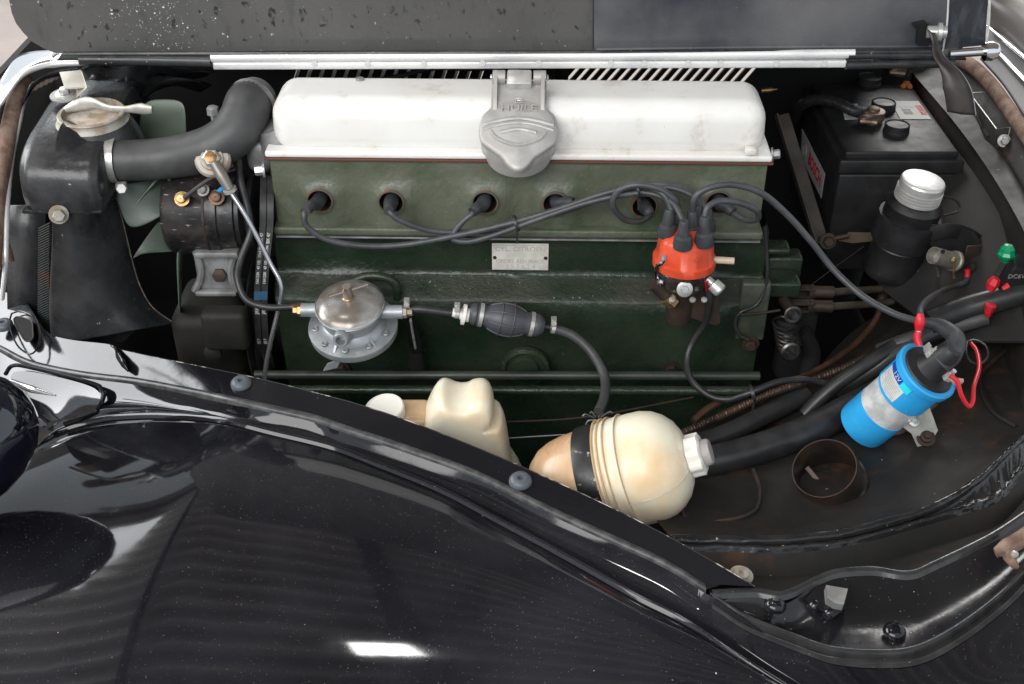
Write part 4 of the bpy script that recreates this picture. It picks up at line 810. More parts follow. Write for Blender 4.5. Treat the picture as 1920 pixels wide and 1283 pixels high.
# ---------------------------------------------------------------- fan
fan = thing('fan', 'green painted cooling fan with twisted blades between radiator and generator', 'fan', PY(330, 400, 0.09))
hub = PY(352, 375, 0.09)
def blade(pts):
    m_ = MB(); rows = [[PY(x, y, yy) for x, y, yy in r] for r in pts]; m_.grid(rows); return m_.build('blade', M['fan'], fan, solid=0.002, subs=2)
blade([[(268,186,.14),(310,184,.135),(348,186,.13)],[(260,220,.13),(305,222,.125),(351,222,.12)],[(256,270,.12),(304,272,.115),(352,276,.11)],[(290,345,.10),(320,345,.10),(352,340,.10)]])
blade([[(205,345,.02),(225,400,.01),(240,440,.0)],[(262,338,.03),(282,385,.02),(300,410,.01)],[(300,335,.05),(322,370,.04),(332,385,.03)],[(345,340,.07),(352,360,.06),(352,380,.05)]])
blade([[(306,400,.03),(330,440,.01),(345,474,.01)],[(284,430,.0),(305,456,.0),(330,470,.0)],[(262,460,-.02),(290,470,-.02),(322,473,-.01)],[(243,492,-.03),(258,478,-.03),(270,473,-.03)]])
blade([[(330,468,.0),(338,470,.0),(347,472,.02)],[(331,510,-.01),(337,510,-.012),(340,512,.03)],[(334,560,-.02),(338,560,-.022),(340,560,.03)],[(336,588,-.03),(338,590,-.03),(338,588,.02)]])
m_ = MB(); m_.tube([PY(x, y, .02) for x, y in [(318,330),(314,370),(316,410),(326,440),(342,462),(362,468),(378,462)]], 0.0022, 8); m_.build('pressed_rib', M['fan'], fan)
m_ = MB(); m_.lathe(PY(355, 395, .09), (-1, 0, 0), [(-.01, .03), (.02, .03), (.03, .02), (.03, 0)], 28); m_.build('hub', M['fan'], fan)
m_ = MB(); m_.tube([PY(236, 385, .02), PY(254, 384, .018), PY(270, 365, .025), PY(296, 335, .035)], 0.002, 8); m_.build('pressed_rib', M['fan'], fan)

# ---------------------------------------------------------------- generator
gen = thing('generator', 'scratched black cylindrical generator with brass terminals under the hose', 'generator', PY(385, 460, 0.06))
gc = PY(318, 396, .035); gx = PY(452, 396, .035).x - gc.x
m_ = MB(); m_.lathe(gc, (1, 0.0, 0), [(0, .040), (.002, .052), (.008, .056), (gx*.58, .056), (gx*.60, .0572), (gx*.78, .0572), (gx*.8, .055), (gx, .053), (gx+.01, .035)], 56)
m_.build('body', mat('scratched_black', (0.012, 0.012, 0.013), 0.3, c2=(0.035, 0.03, 0.028), nscale=30, scratch=0.9, dust=0.6, rvar=0.12, bump=0.2, bscale=60), gen)
m_ = MB(); m_.lathe(gc+V((gx*.60, 0, 0)), (1, 0, 0), [(0, .0578), (.0015, .0582), (.003, .0578)], 56, close=True); m_.build('cover_band', M['rustm'], gen)
for (x, y, mt, r) in [(341, 373, 'brass', .0065), (380, 356, 'alud', .0055), (406, 370, 'copper', .0068), (432, 312, 'copper', .0055)]:
    m_ = MB(); p = PY(x, y, -.012 if y > 350 else .02); m_.lathe(p, (0, -.8, .6), [(-.004, r*1.5), (0, r*1.5), (.0005, r), (.007, r), (.008, r*.6), (.007, 0)], 14); m_.build('terminal', M[mt], gen)
m_ = MB(); m_.tube([PY(404, 366, -.01), PY(415, 355, -.005), PY(423, 352, .0)], 0.003, 8); m_.build('blue_wire', M['blue'], gen)
m_ = MB(); m_.rbox(PY(409, 470, -.005), (0.058, 0.03, 0.010), 0.003, 2); m_.rbox(PY(405, 505, .0), (0.050, 0.022, 0.055), 0.006, 3)
for s in (-1, 1): m_.tube([PY(405+s*38, 472, -.012), PY(405+s*28, 500, -.012), PY(405+s*30, 525, -.012), PY(405+s*40, 545, -.012)], 0.005, 8)
m_.rbox(PY(407, 545, -.008), (0.056, 0.02, 0.008), 0.003, 2)
m_.build('cradle', M['alud'], gen)
m_ = MB(); m_.lathe(PY(412, 516, -.014), (0, -1, .3), [(0, .010), (.004, .0095), (.005, .006), (.005, 0)], 6); m_.build('cradle_nut', M['rustm'], gen)
m_ = MB(); m_.lathe(PY(470, 396, .035), (1, 0, 0), [(-.012, .03), (-.012, .050), (-.006, .050), (-.001, .040), (.004, .050), (.010, .050), (.012, .03)], 48); m_.build('pulley', M['black'], gen)
m_ = MB(); m_.tube(pp([(345,372,-.02),(380,345,-.015),(405,330,-.01),(440,318,.01)]), 0.0028, 8); m_.build('field_wire', M['wire'], gen)

# drive belt and crank pulley
pul = thing('crank_pulley', 'dark ribbed crank pulley at the front of the block', 'pulley', PY(490, 620, 0.02))
pc = PY(503, 600, .055)
m_ = MB(); m_.lathe(pc-V((.014, 0, 0)), (1, 0.0, 0), [(0, .03), (0, .088), (.003, .092), (.008, .080), (.013, .092), (.018, .080), (.024, .092), (.027, .088), (.027, .03)], 72); m_.build('grooved_rim', mat('pulley_dark', (0.035, 0.037, 0.037), 0.4, c2=(0.02, 0.02, 0.02), nscale=30, rvar=.1), pul)
m_ = MB(); m_.lathe(pc+V((.012, 0, 0)), (1, 0, 0), [(0, .05), (.03, .05), (.03, .02)], 32); m_.build('hub', M['black'], pul)
# belt: two runs from pulley rim up to the generator pulley
bl = thing('drive_belt', 'black rubber drive belt with small white and blue print', 'belt', PY(495, 520, 0.0))
bx0, bx1 = PY(488, 500, -.03).x, PY(514, 500, -.03).x
bm_ = mat('belt_rubber', (0.022, 0.022, 0.023), 0.5, c2=(0.035, 0.035, 0.035), nscale=60)
spn = [PY(501, 330, .03), PY(500, 380, -.005), PY(499, 430, -.018), PY(494, 480, -.028), PY(490, 530, -.036), PY(489, 580, -.040), PY(492, 640, -.034), PY(503, 690, -.015)]
cs = cr(spn, 6)
m_ = MB(); wv = V((0.0088, 0, 0)); m_.grid([[p-wv+V((0, .004, 0)), p-wv, p-wv*0.1, p-wv*0.04+V((0, .0025, 0)), p+wv*0.04+V((0, .0025, 0)), p+wv*0.1, p+wv, p+wv+V((0, .004, 0))] for p in cs]); bo = m_.build('belt_face', bm_, bl)
RTb = Matrix(((0, 0, 0), (0, 0, 0), (0, 0, 0)))
def beltframe(i):
    tng = (cs[i+1]-cs[i-1]).normalized(); return Matrix((-tng, V((1, 0, 0)), (-tng).cross(V((1, 0, 0))))).transposed()
for i, s, sz in [(14, 'BX 47', .006), (17, '11x1194', .005), (20, '47 1/2', .005), (23, '13A1230', .005), (30, 'JAVEL', .0065), (36, '(E) 9', .0055)]:
    fr = beltframe(i); n = fr.col[2]; sgn = -1 if n.y > 0 else 1
    for dx in (-.005, .004): m_ = MB(); text(m_, s, sz, cs[i]+V((dx, -0.0004, 0)), Matrix((fr.col[0]*1.0, fr.col[1]*sgn, n*sgn)).transposed(), 0.0001, sx=0.95, off=.0001); m_.build('print', M['label'], bo)
m_ = MB(); 
for i in (26, 27): m_.grid([[cs[i]-wv+V((0, -.0004, 0)), cs[i]+wv+V((0, -.0004, 0))], [cs[i+1]-wv+V((0, -.0004, 0)), cs[i+1]+wv+V((0, -.0004, 0))]])
m_.build('blue_band', mat('belt_blue', (0.03, 0.10, 0.17), 0.5), bo)

# ---------------------------------------------------------------- plastic bottles behind the ledge
def bottle_rows(secs):   # list of (center, u, v, [(a, r)...]) generic
    pass
wb_ = thing('washer_bottle', 'cream polythene washer bottle with round white cap behind the ledge', 'bottle', PZ(850, 880, 0.0))
def squ(c, ax, rx, ry, n=40, e=0.55, tw=0):
    u_ = V((math.cos(tw), math.sin(tw), 0)); v_ = V((-math.sin(tw), math.cos(tw), 0)); out = []
    for k in range(n):
        a = 2*PI*k/n; c_, s_ = math.cos(a), math.sin(a)
        out.append(c+u_*rx*math.copysign(abs(c_)**e, c_)+v_*ry*math.copysign(abs(s_)**e, s_))
    return out
# body: upright slab traced from front at its own distance, full depth
WY = -0.215; dep = 0.075
outl = [(790,800),(797,780),(806,758),(816,738),(824,730),(834,729),(848,735),(862,738),(876,737),(888,731),(904,729),(916,735),(922,748),(923,760),(919,775),(928,776),(938,780),(945,800),(950,830),(956,868),(962,905),(760,905),(775,850)]
oc_ = [PY(x, y, WY) for x, y in outl]; oc_ = cr(oc_+[oc_[0]], 3)[:-1]
ctr = V((sum(p.x for p in oc_)/len(oc_), WY, sum(p.z for p in oc_)/len(oc_)))
m_ = MB(); rws = []
for (dy, s) in [(-.036, .60), (-.034, .82), (-.029, .92), (-.020, .975), (-.008, 1.0), (.006, 1.0), (.018, .97), (.027, .91), (.032, .8), (.034, .6)]:
    rws.append([V((ctr.x+(p.x-ctr.x)*s*1.06, p.y+dy, ctr.z+(p.z-ctr.z)*s-(0.0))) for p in oc_])
m_.grid(rws, closed=True); n_ = len(oc_); m_.f += [tuple(range(n_)), tuple((len(rws)-1)*n_+k for k in range(n_))]; m_.m += [0, 0]
m_.build('body', M['poly'], wb_, ang=180)
m_ = MB(); P0 = PY(745, 800, -.23)
m_.rbox(PY(775, 800, -.215), (0.055, 0.05, 0.06), 0.014, 4); m_.build('shoulder', M['poly2'], wb_)
m_ = MB(); cc0 = PY(724, 778, -.225); cu = PY(716, 746, -.225)-cc0; cu = (cu+V((0, -.004, 0))).normalized()
m_.lathe(cc0-cu*.01, cu, [(0, .021), (.004, .0235), (.020, .0245), (.0225, .0240), (.0235, .0225), (.0222, .0215), (.0222, 0)], 44, lobes=None); m_.build('cap', M['capw'], wb_)
eb = thing('expansion_bottle', 'round ringed polythene expansion bottle stained orange with fluted cap', 'bottle', PZ(1180, 980, 0.0))
ea = PT(1000, 927, 1.375); eb2 = PT(1350, 842, 1.31); eax = (eb2-ea); EL = eax.length; eu = eax.normalized()
def elp(t): return ea+eu*t
pr1 = [(0.0, 0.0), (.002, .020), (.010, .038), (.022, .049), (.036, .055), (.05, .058), (.07, .060), (.098, .0605)]
m_ = MB(); m_.lathe(ea, eu, pr1, 56); m_.build('stained_end', M['poly2'], eb, ang=80)
pr2 = [(.064, .054), (.066, .0575), (.072, .0605), (.074, .059), (.078, .0605), (.081, .0615), (.083, .060), (.094, .0605), (.097, .0622), (.100, .0600), (.108, .0605), (.125, .0600), (.140, .0565), (.152, .0505), (.162, .042), (.169, .031), (.173, .020)]
# bottle coordinates were drawn for a 0.215 m long body
kk = EL/0.205; 
m_ = MB(); m_.lathe(ea, eu, [((.17-(.17-t)*.82)*kk, r*1.06) for t, r in pr2], 64); m_.build('dome', M['poly'], eb, ang=80)
m_ = MB()
for t_ in (.0865, .0915, .0980, .111): m_.lathe(ea, eu, [((t_-.0013)*kk, .0635), (t_*kk, .0665), ((t_+.0013)*kk, .0635)], 56, close=True)
m_.f = [f for f in m_.f if len(f) == 4]; m_.m = m_.m[:len(m_.f)]
m_.build('moulded_rings', M['poly2'], eb)
qa = (CAM-elp(.12)); qa = (qa-eu*qa.dot(eu)).normalized(); qb = eu.cross(qa); qd = (qa*.55+V((0, 0, 1))*.3+qb*.7).normalized(); qd = (qd-eu*qd.dot(eu)).normalized()
m_ = MB(); m_.tube([ea+eu*((.17-(.17-t)*.82)*kk)+qd*(r*1.06+.0001) for t, r in pr2[8:]], .0008, 6); m_.build('mould_seam', M['poly'], eb)
m_ = MB(); m_.lathe(elp(.170*kk), eu, [(0, .018), (.003, .0235), (.017, .0235), (.019, .020), (.019, .0)], 80, lobes=(8, .05, 1, 2)); m_.build('fluted_cap', M['capw'], eb)
m_ = MB(); m_.lathe(elp(.170*kk)+eu*.018, eu, [(0, .0155), (.008, .015), (.010, .0135), (.010, 0)], 32); m_.build('cap_plug', M['greycap'], eb)
m_ = MB(); m_.lathe(elp(.064*kk), eu, [(0, .0595), (.0, .0625), (.004, .0635), (.020, .0635), (.024, .0625), (.024, .0605)], 56, close=True); m_.f = [f for f in m_.f if len(f) == 4]; m_.m = m_.m[:len(m_.f)]
so = m_.build('strap', mat('worn_strap', (0.014, 0.014, 0.014), 0.4, c2=(0.4, 0.4, 0.38), nscale=70, thr=(.62, .68), rvar=.1), None); tag(so, 'worn black metal strap around the round orange stained bottle', 'strap')
rnd = random.Random(5)
m_ = MB(); q0 = PY(1120, 785, -.20)
for k in range(9):
    d = V((rnd.uniform(-1, 1), rnd.uniform(-1, .2), rnd.uniform(-.6, .6)))*0.016; m_.tube([q0+d*.3, q0+d+V((0, 0, .004)), q0+d*1.3], 0.0009, 5)
m_.tube([q0+V((-.012, -.004, -.012)), q0+V((0, -.01, .002)), q0+V((.014, -.004, .004)), q0+V((.016, .006, -.008))], .0012, 6)
tag(m_.build('twisted_wire', M['alud']), 'twisted steel wire ends tying the hose above the round bottle', 'wire tie')

# ---------------------------------------------------------------- ignition coil
coil = thing('ignition_coil', 'bright blue cylindrical ignition coil with silver middle band', 'ignition coil', PT(1680, 800, 1.43))
k0 = PT(1616, 799, 1.445); k1 = PT(1741, 694, 1.352); ku = (k1-k0).normalized(); KL = (k1-k0).length
cr_ = .0322
m_ = MB(); m_.lathe(k0, ku, [(0, cr_*.9), (.002, cr_*.985), (.004, cr_), (KL*.34, cr_)], 56); m_.build('lower_can', M['blue'], coil)
m_ = MB(); m_.lathe(k0, ku, [(KL*.34, cr_*.985), (KL*.64, cr_*.985)], 56); m_.build('clamp_band', mat('coil_clamp_silver', (0.85, 0.85, 0.84), 0.33, 0.35, c2=(0.6, 0.6, 0.6), nscale=60, rvar=.06), coil)
m_ = MB(); m_.lathe(k0, ku, [(KL*.62, cr_*1.005), (KL*.625, cr_*1.045), (KL*.92, cr_*1.045), (KL*.925, cr_*1.17), (KL*.985, cr_*1.19), (KL*1.0, cr_*1.13), (KL*1.0, cr_*.98)], 56, close=True); m_.build('upper_can', M['blue'], coil)
m_ = MB(); m_.lathe(k0, ku, [(KL*.985, cr_*1.02), (KL*1.02, cr_*.95), (KL*1.03, cr_*.6), (KL*1.12, cr_*.5), (KL*1.3, cr_*.42), (KL*1.35, cr_*.3)], 44); m_.build('tower_cap', M['batt'], coil)
# wrapped label on the can
kw = (CAM-k0).normalized(); kw = (kw-ku*kw.dot(ku)).normalized(); kv = ku.cross(kw)
def cyl(t, a, r): return k0+ku*t+(kw*math.cos(a)+kv*math.sin(a))*r
def patch(t0, t1, a0, a1, r, n=14):
    q = MB(); q.grid([[cyl(t0+(t1-t0)*j/2, a0+(a1-a0)*i/n, r) for i in range(n+1)] for j in range(3)]); return q
sg = 1 if (cyl(KL*.7, .8, cr_)-cyl(KL*.7, -.8, cr_)).x < 0 else -1     # positive angle runs to the upper left
R_l = cr_*1.045+.0003
lbl = patch(KL*.66, KL*.84, sg*-.05, sg*1.15, R_l).build('label', M['label'], coil)
for j in range(7):
    t_ = KL*(.675+.021*j); q = patch(t_, t_+KL*.004, sg*.05, sg*(1.0 if j % 2 else .8), R_l+.0003); q.build('label_line', M['greyink'], lbl)
patch(KL*.84, KL*.915, sg*.25, sg*1.2, R_l+.0002).build('label_blue', mat('label_dark_blue', (0.01, 0.06, 0.35), .35), coil)
patch(KL*.83, KL*.905, sg*-.18, sg*.22, R_l+.0004).build('label_cyan', M['cyan'], coil)
m_ = MB(); text(m_, '12V', .0085, V((0, 0, 0)), Matrix.Identity(3), 0.0002, sx=1.1)
m_.v = [cyl(KL*.872+p.y*.9, sg*.52-sg*p.x/R_l, R_l+.0006+p.z) for p in m_.v]; m_.build('label_lettering', M['label'], coil)
# bracket foot
m_ = MB(); bk = [PT(x, y, t) for x, y, t in [(1690,770,1.395),(1716,748,1.39),(1742,762,1.40),(1758,806,1.42),(1740,838,1.43),(1722,843,1.43),(1708,812,1.42),(1692,800,1.41)]]
nb = (bk[2]-bk[6]).cross(bk[0]-bk[4]).normalized(); m_.prism(bk, nb*.0016); m_.build('bracket', mat('zinc_bracket', (0.55, 0.55, 0.5), .4, .2, c2=(0.42, 0.42, 0.38), nscale=50), coil, bevel=.0004)
m_ = MB(); pz = PT(1736, 822, 1.418); m_.lathe(pz, (-.1, -.5, .85), [(0, .011), (.002, .011), (.0025, .0075), (.007, .0075), (.0075, .004), (.012, .004), (.012, 0)], 20); m_.build('bracket_bolt', M['rustm'], coil)
m_ = MB(); m_.lathe(PT(1714, 793, 1.392), (-.2, -.5, .8), [(0, .006), (.003, .006), (.0035, .003), (.007, .003)], 10); m_.build('clamp_screw', M['steel'], coil)
def term(x, y, t):
    m_ = MB(); p = PT(x, y, t); m_.lathe(p, ku, [(-.004, .0065), (0, .0065), (.0005, .005), (.005, .005), (.0055, .003), (.011, .003)], 6); m_.build('terminal', M['steel'], coil)
term(1746, 663, 1.335); term(1778, 705, 1.335)
m_ = MB(); m_.prism([PT(1731, 650, 1.33), PT(1741, 642, 1.33), PT(1746, 650, 1.33), PT(1740, 662, 1.335), PT(1732, 660, 1.335)], ku*.001); m_.build('spade_tab', M['steel'], coil)
m_ = MB(); m_.tube([PT(1785, 712, 1.33), PT(1796, 716, 1.33), PT(1806, 714, 1.33)], [.003, .0055, .003], 10, sx=.5); m_.build('spare_terminal', mat('pink_sleeve', (0.45, 0.25, 0.22), .5), coil)
m_ = MB(); m_.loft([[PT(1720, 830, 1.45), PT(1780, 770, 1.44), PT(1850, 700, 1.43)], [PT(1732, 842, 1.452), PT(1794, 780, 1.442), PT(1862, 712, 1.43)]], nu=20, nv=2, linear=True)
m_ = MB(); m_.tube([PT(1640, 842, 1.46), PT(1700, 800, 1.452), PT(1745, 762, 1.445), PT(1800, 715, 1.44)], .006, 10, sx=.5); tag(m_.build('grimy_rail', mat('grimy_rail', (0.16, 0.10, 0.06), .7, c2=(0.03, 0.028, 0.024), nscale=30, bump=.5), None), 'grimy brown strip showing behind the blue coil', 'strip')

# ---------------------------------------------------------------- reservoir
rs = thing('fluid_reservoir', 'black round fluid reservoir with ribbed silver screw cap', 'reservoir', PY(1668, 520, .08))
r0 = PY(1668, 508, .085); r1 = PY(1728, 348, .075); ru = (r1-r0); RL_ = ru.length; ru.normalize(); q = RL_
m_ = MB(); m_.lathe(r0, ru, [(-.012, .012), (-.004, .030), (0, .0385), (.006, .0405), (.012, .0395), (.028, .037), (q*.33, .0375), (q*.35, .039), (q*.37, .0375)], 56); m_.build('bottom', M['black'], rs)
m_ = MB(); m_.lathe(r0, ru, [(q*.36, .0375), (q*.38, .0425), (q*.40, .043), (q*.64, .0425), (q*.66, .0425), (q*.665, .039)], 56); m_.build('clamp_band', M['batt'], rs)
m_ = MB(); m_.lathe(r0, ru, [(q*.60, .0385), (q*.74, .0375), (q*.76, .0385), (q*.79, .0385), (q*.81, .036), (q*.84, .032), (q*.86, .028)], 56); m_.build('shoulder', M['black'], rs)
cp = [(q*.84, .0285), (q*.855, .0310)]
for k in range(4): t_ = q*.86+k*.0046; cp += [(t_, .0310), (t_+.0016, .0310), (t_+.0022, .0292), (t_+.0040, .0292)]
cp += [(q*.86+.0185, .0300), (q*.86+.026, .0300), (q*.86+.0285, .0285), (q*.86+.0292, .0260), (q*.86+.0288, .012), (q*.86+.0297, .002), (q*.86+.0297, 0)]
m_ = MB(); m_.lathe(r0, ru, cp, 56); m_.build('screw_cap', M['capalu'], rs, ang=30)
m_ = MB(); m_.tube([PY(1742, 442, .045), PY(1775, 432, .04), PY(1810, 440, .05), PY(1842, 460, .06)], .011, 10, sx=.14); m_.prism([PY(x, y, .045) for x, y in [(1735, 420), (1770, 422), (1800, 424), (1828, 436), (1842, 458), (1830, 482), (1800, 490), (1745, 462)]], (0, .002, 0)); m_.build('bracket', M['batt'], rs, bevel=.0005)
m_ = MB(); m_.lathe(PY(1722, 452, .042), (0.1, -1, .2), [(-.002, .007), (.0, .007), (0.0002, .0045), (-.001, .0)], 16); m_.build('band_hole', M['dark'], rs)
m_ = MB(); m_.tube(pp([(1662,522,.08),(1658,548,.078),(1650,575,.07)]), [.0125, .009, .006], 16); m_.build('outlet', M['rustm'], rs)
m_ = MB(); m_.tube([PY(1740, 360, .07), PY(1790, 375, .09), PY(1798, 395, .09), PY(1770, 405, .08)], .0015, 6); m_.build('wire_loop', M['wire'], rs)

ct_ = MB(); ct_.tube(pp([(1654,565,.07),(1642,600,.05),(1610,640,.02),(1560,678,-.02),(1500,708,-.05),(1440,725,-.08),(1380,742,-.11),(1330,765,-.14),(1300,790,-.16)]), .0048, 14, 8); tag(ct_.build('copper_brake_pipe', M['copper']), 'brown copper pipe curving down from the black reservoir', 'pipe')
# armoured cable: coil of rings
acp = cr(pp([(1650,655,-.08),(1600,682,-.09),(1540,706,-.10),(1460,732,-.115),(1400,757,-.12),(1340,785,-.14),(1290,808,-.16),(1240,830,-.18)]), 60)
acp = resample(acp, 1400); m_ = MB(); u0 = None; hp = []
L_ = [0]
for a, b in zip(acp, acp[1:]): L_.append(L_[-1]+(b-a).length)
for i, p in enumerate(acp[:-1]):
    T_ = (acp[i+1]-p).normalized(); u_, v_ = perp(T_); an = L_[i]/.0042*2*PI; hp.append(p+(u_*math.cos(an)+v_*math.sin(an))*.0042)
m_.tube(hp, .0015, 5, smooth=False); m_.tube(acp[::20], .0040, 10, smooth=False)
tag(m_.build('armoured_cable', mat('armour_brown', (0.13, 0.085, 0.06), .45, .5, c2=(0.05, 0.035, 0.028), nscale=20, rvar=.1)), 'brown spiral armoured cable running below the engine towards the coil', 'cable')
m_ = MB(); m_.tube(pp([(1648,660,-.08),(1700,640,-.085),(1760,620,-.08),(1830,600,-.08),(1850,595,-.08)]), .011, 16); m_.build
tag(m_.build('cable_sheath', M['rubber']), 'black rubber sheath from which the spiral cable emerges', 'cable')
def cable(name, lab, cat, pts, r, m='wire', grp=None, seg=12):
    q_ = MB(); q_.tube(pp(pts), r, seg, 8); return tag(q_.build(name, M[m]), lab, cat, grp)
cable('distributor_cable', 'black cable hanging from the distributor then running right to the coil', 'cable', [(1327,540,-.10),(1330,570,-.10),(1322,605,-.09),(1300,640,-.09),(1288,675,-.10),(1296,712,-.11),(1330,742,-.125),(1368,749,-.135),(1410,735,-.14),(1460,716,-.13),(1510,712,-.12),(1560,720,-.11),(1600,718,-.10),(1650,690,-.08),(1690,660,-.06)], .0044)
m_ = MB(); 
for dx in (-2, 2): m_.tube(pp([(1324+dx, 528, -.115), (1327+dx, 545, -.105)]), .001, 6)
tag(m_.build('thin_red_wires', M['red']), 'tiny pair of red wires entering the hanging cable below the distributor', 'wire')
q_ = MB(); q_.tube(rowz([(1250,880,-.01),(1330,866,.0),(1390,851,.006),(1460,830,.010),(1530,801,.014),(1600,764,.016),(1680,722,.018)]), .0195, 28, 8); tag(q_.build('overflow_hose', M['wire']), 'fat black hose passing under the coil to the round bottle', 'hose')
q_ = MB(); q_.tube(rowz([(1240,848,-.03),(1330,826,-.02),(1400,796,-.015),(1460,766,-.015),(1510,742,-.015)]), .013, 20, 8); tag(q_.build('inner_hose', M['wire']), 'flatter dark hose lying beside the fat hose right of the bottle', 'hose')
cable('lower_hose_end', 'short cut end of black hose in front of the inner wing', 'hose', [(1508,778,-.135),(1540,745,-.125),(1580,712,-.115),(1640,672,-.10),(1690,640,-.08)], .0095, 'wire', seg=20)
cable('loom_sleeve', 'black wiring loom sleeve between the red connectors', 'cable', [(1570,735,-.10),(1640,690,-.10),(1700,650,-.09),(1760,618,-.08),(1810,600,-.07),(1860,590,-.06)], .0115, 'wire', seg=18)
cable('upper_loom', 'thick black loom crossing towards the right edge', 'cable', [(1740,605,-.08),(1800,582,-.07),(1860,565,-.07),(1935,545,-.07)], .016, 'wire', seg=20)
m_ = MB(); m_.lathe(PY(1408, 738, -.138), (1, .05, .35), [(0, .0115), (.004, .0115), (.004, .0105), (0, .0105)], 20, close=True); m_.box(PY(1412, 764, -.14), (.003, .001, .016)); tag(m_.build('cable_tie', M['wire']), 'black cable tie around cable and spiral armour below the distributor', 'cable tie', 'cable ties')
cable('speed_cable', 'thin black cable running down the right end of the block', 'cable', [(1435,425,-.03),(1438,480,-.035),(1437,530,-.04),(1420,570,-.045),(1390,585,-.05),(1378,605,-.05),(1386,628,-.05),(1404,638,-.05)], .0024)
cable('spring_wire', 'short thin wire joining the linkage and the block', 'wire', [(1388,590,-.05),(1420,588,-.045),(1462,582,-.04)], .0018, 'rustm')
cable('thin_diagonal_wire', 'hair thin wire between linkage and reservoir bracket', 'wire', [(1520,535,.02),(1570,498,.05),(1620,462,.08)], .0005, 'rustm')
# floor-level thin rods beneath the tubes
cable('thin_rod', 'thin dark rod under the cross tubes', 'rod', [(940,792,-.12),(1100,782,-.12),(1300,745,-.10)], .0016, 'rustm')
cable('bright_seam_line', 'thin straight wire low in the bay between the two bottles', 'wire', [(950,822,-.14),(1060,815,-.14)], .001, 'alud')

# ---------------------------------------------------------------- gear linkage
darksteel = mat('oily_steel', (0.13, 0.125, 0.12), .35, .8, c2=(0.06, 0.055, 0.05), nscale=60, rvar=.1)
lk = thing('gear_linkage', 'rusty twin fork linkage with coil spring at the engine end', 'linkage', PY(1490, 660, 0.0))
for (y0, yy, x0) in [(546, .02, 1490), (573, -.005, 1488)]:
    m_ = MB(); m_.tube(pp([(x0+70, y0+2, yy+.0), (x0+160, y0-4, yy+.04), (x0+185, y0-8, yy+.05)]), .0052, 12); m_.build('rod', mat('rod_khaki', (0.06, 0.05, 0.035), .5, c2=(0.03, 0.025, 0.02), nscale=30), lk)
    m_ = MB(); m_.tube(pp([(x0+35, y0+1, yy), (x0+72, y0+2, yy)]), .0085, 14); m_.build('rod_end', M['rustm'], lk)
    m_ = MB()
    for dz in (-.006, .006): m_.rbox(PY(x0+12, y0+1, yy)+V((0, 0, dz)), (.036, .014, .0032), .001, 2)
    m_.rbox(PY(x0+32, y0+1, yy), (.010, .014, .016), .002, 2); m_.build('fork', M['rustm'], lk)
m_ = MB(); m_.tube([PY(1468, 560, .0), PY(1490, 592, -.04)], .0075, 14); m_.build('pivot_pin', M['rustm'], lk)
m_ = MB(); c_ = PY(1486, 590, -.042); m_.lathe(c_, (.15, -1, .2), [(0, .012), (.002, .0125), (.003, .011), (.003, .0085), (.002, .007), (.006, .006), (.010, .005), (.010, 0)], 24); m_.build('retaining_clip', darksteel, lk)
m_ = MB(); m_.tube(pp([(1480,600,-.02),(1475,625,-.025),(1482,655,-.04)]), .017, 20); m_.build('lever_body', M['black'], lk)
m_ = MB(); hp = []
for i in range(140):
    s = i/139; c_ = PY(1467, 602, -.03).lerp(PY(1478, 652, -.045), s); an = s*6*2*PI; hp.append(c_+V((math.cos(an)*.013, math.sin(an)*.013, 0)))
m_.tube(hp, .0018, 6, smooth=False); m_.build('coil_spring', mat('spring_dark', (0.05, 0.045, 0.042), .35, .7), lk)
m_ = MB(); c_ = PY(1480, 656, -.05); a_ = V((.1, -1, .1)); m_.lathe(c_, a_, [(0, .014), (.006, .014), (.008, .0115), (.008, 0)], 26); m_.build('slotted_screw', darksteel, lk)
m_ = MB(); m_.box(c_+a_.normalized()*.0086, (.018, .0012, .003), Euler((0, .7, 0)).to_matrix()); m_.build('slot', M['dark'], lk)
m_ = MB(); m_.rbox(PY(1490, 640, .02), (.05, .03, .12), .01, 3); m_.tube(pp([(1500,620,.0),(1520,660,0),(1515,700,-.01)]), .014, 12); m_.build('bracket', M['dark'], lk)

# ---------------------------------------------------------------- battery
bt = thing('battery', 'large black battery with corroded terminals and maker label', 'battery', V((.567, .34, -.01)))
bz = .18
fl_ = PZ(1583, 300, bz); fr_ = PZ(1803, 287, bz); bw = fr_.x-fl_.x; by = (fl_.y+fr_.y)/2; bd = .265
bcx = (fl_.x+fr_.x)/2
m_ = MB(); m_.rbox((bcx, by+bd/2, bz-.112), (bw, bd, .165), .004, 3, taper=None); m_.build('case', M['batt'], bt)
m_ = MB(); m_.rbox((bcx, by+bd/2, bz-.017), (bw+.005, bd+.005, .022), .003, 3); m_.rbox((bcx, by+bd/2, bz-.002), (bw-.012, bd-.012, .012), .003, 3); m_.build('lid', M['batt'], bt)
ztb = bz+.004
for (x, y, r) in [(1680, 247, .0185), (1655, 205, .0185), (1628, 157, .019)]:
    m_ = MB(); p = PZ(x, y, ztb); m_.lathe(p, (0, 0, 1), [(0, r*1.05), (.003, r*1.05), (.004, r), (.012, r), (.013, r*.9), (.0115, r*.86), (.0115, 0)], 44, lobes=(22, .015, 2, 4)); m_.build('vent_cap', M['batt'], bt)
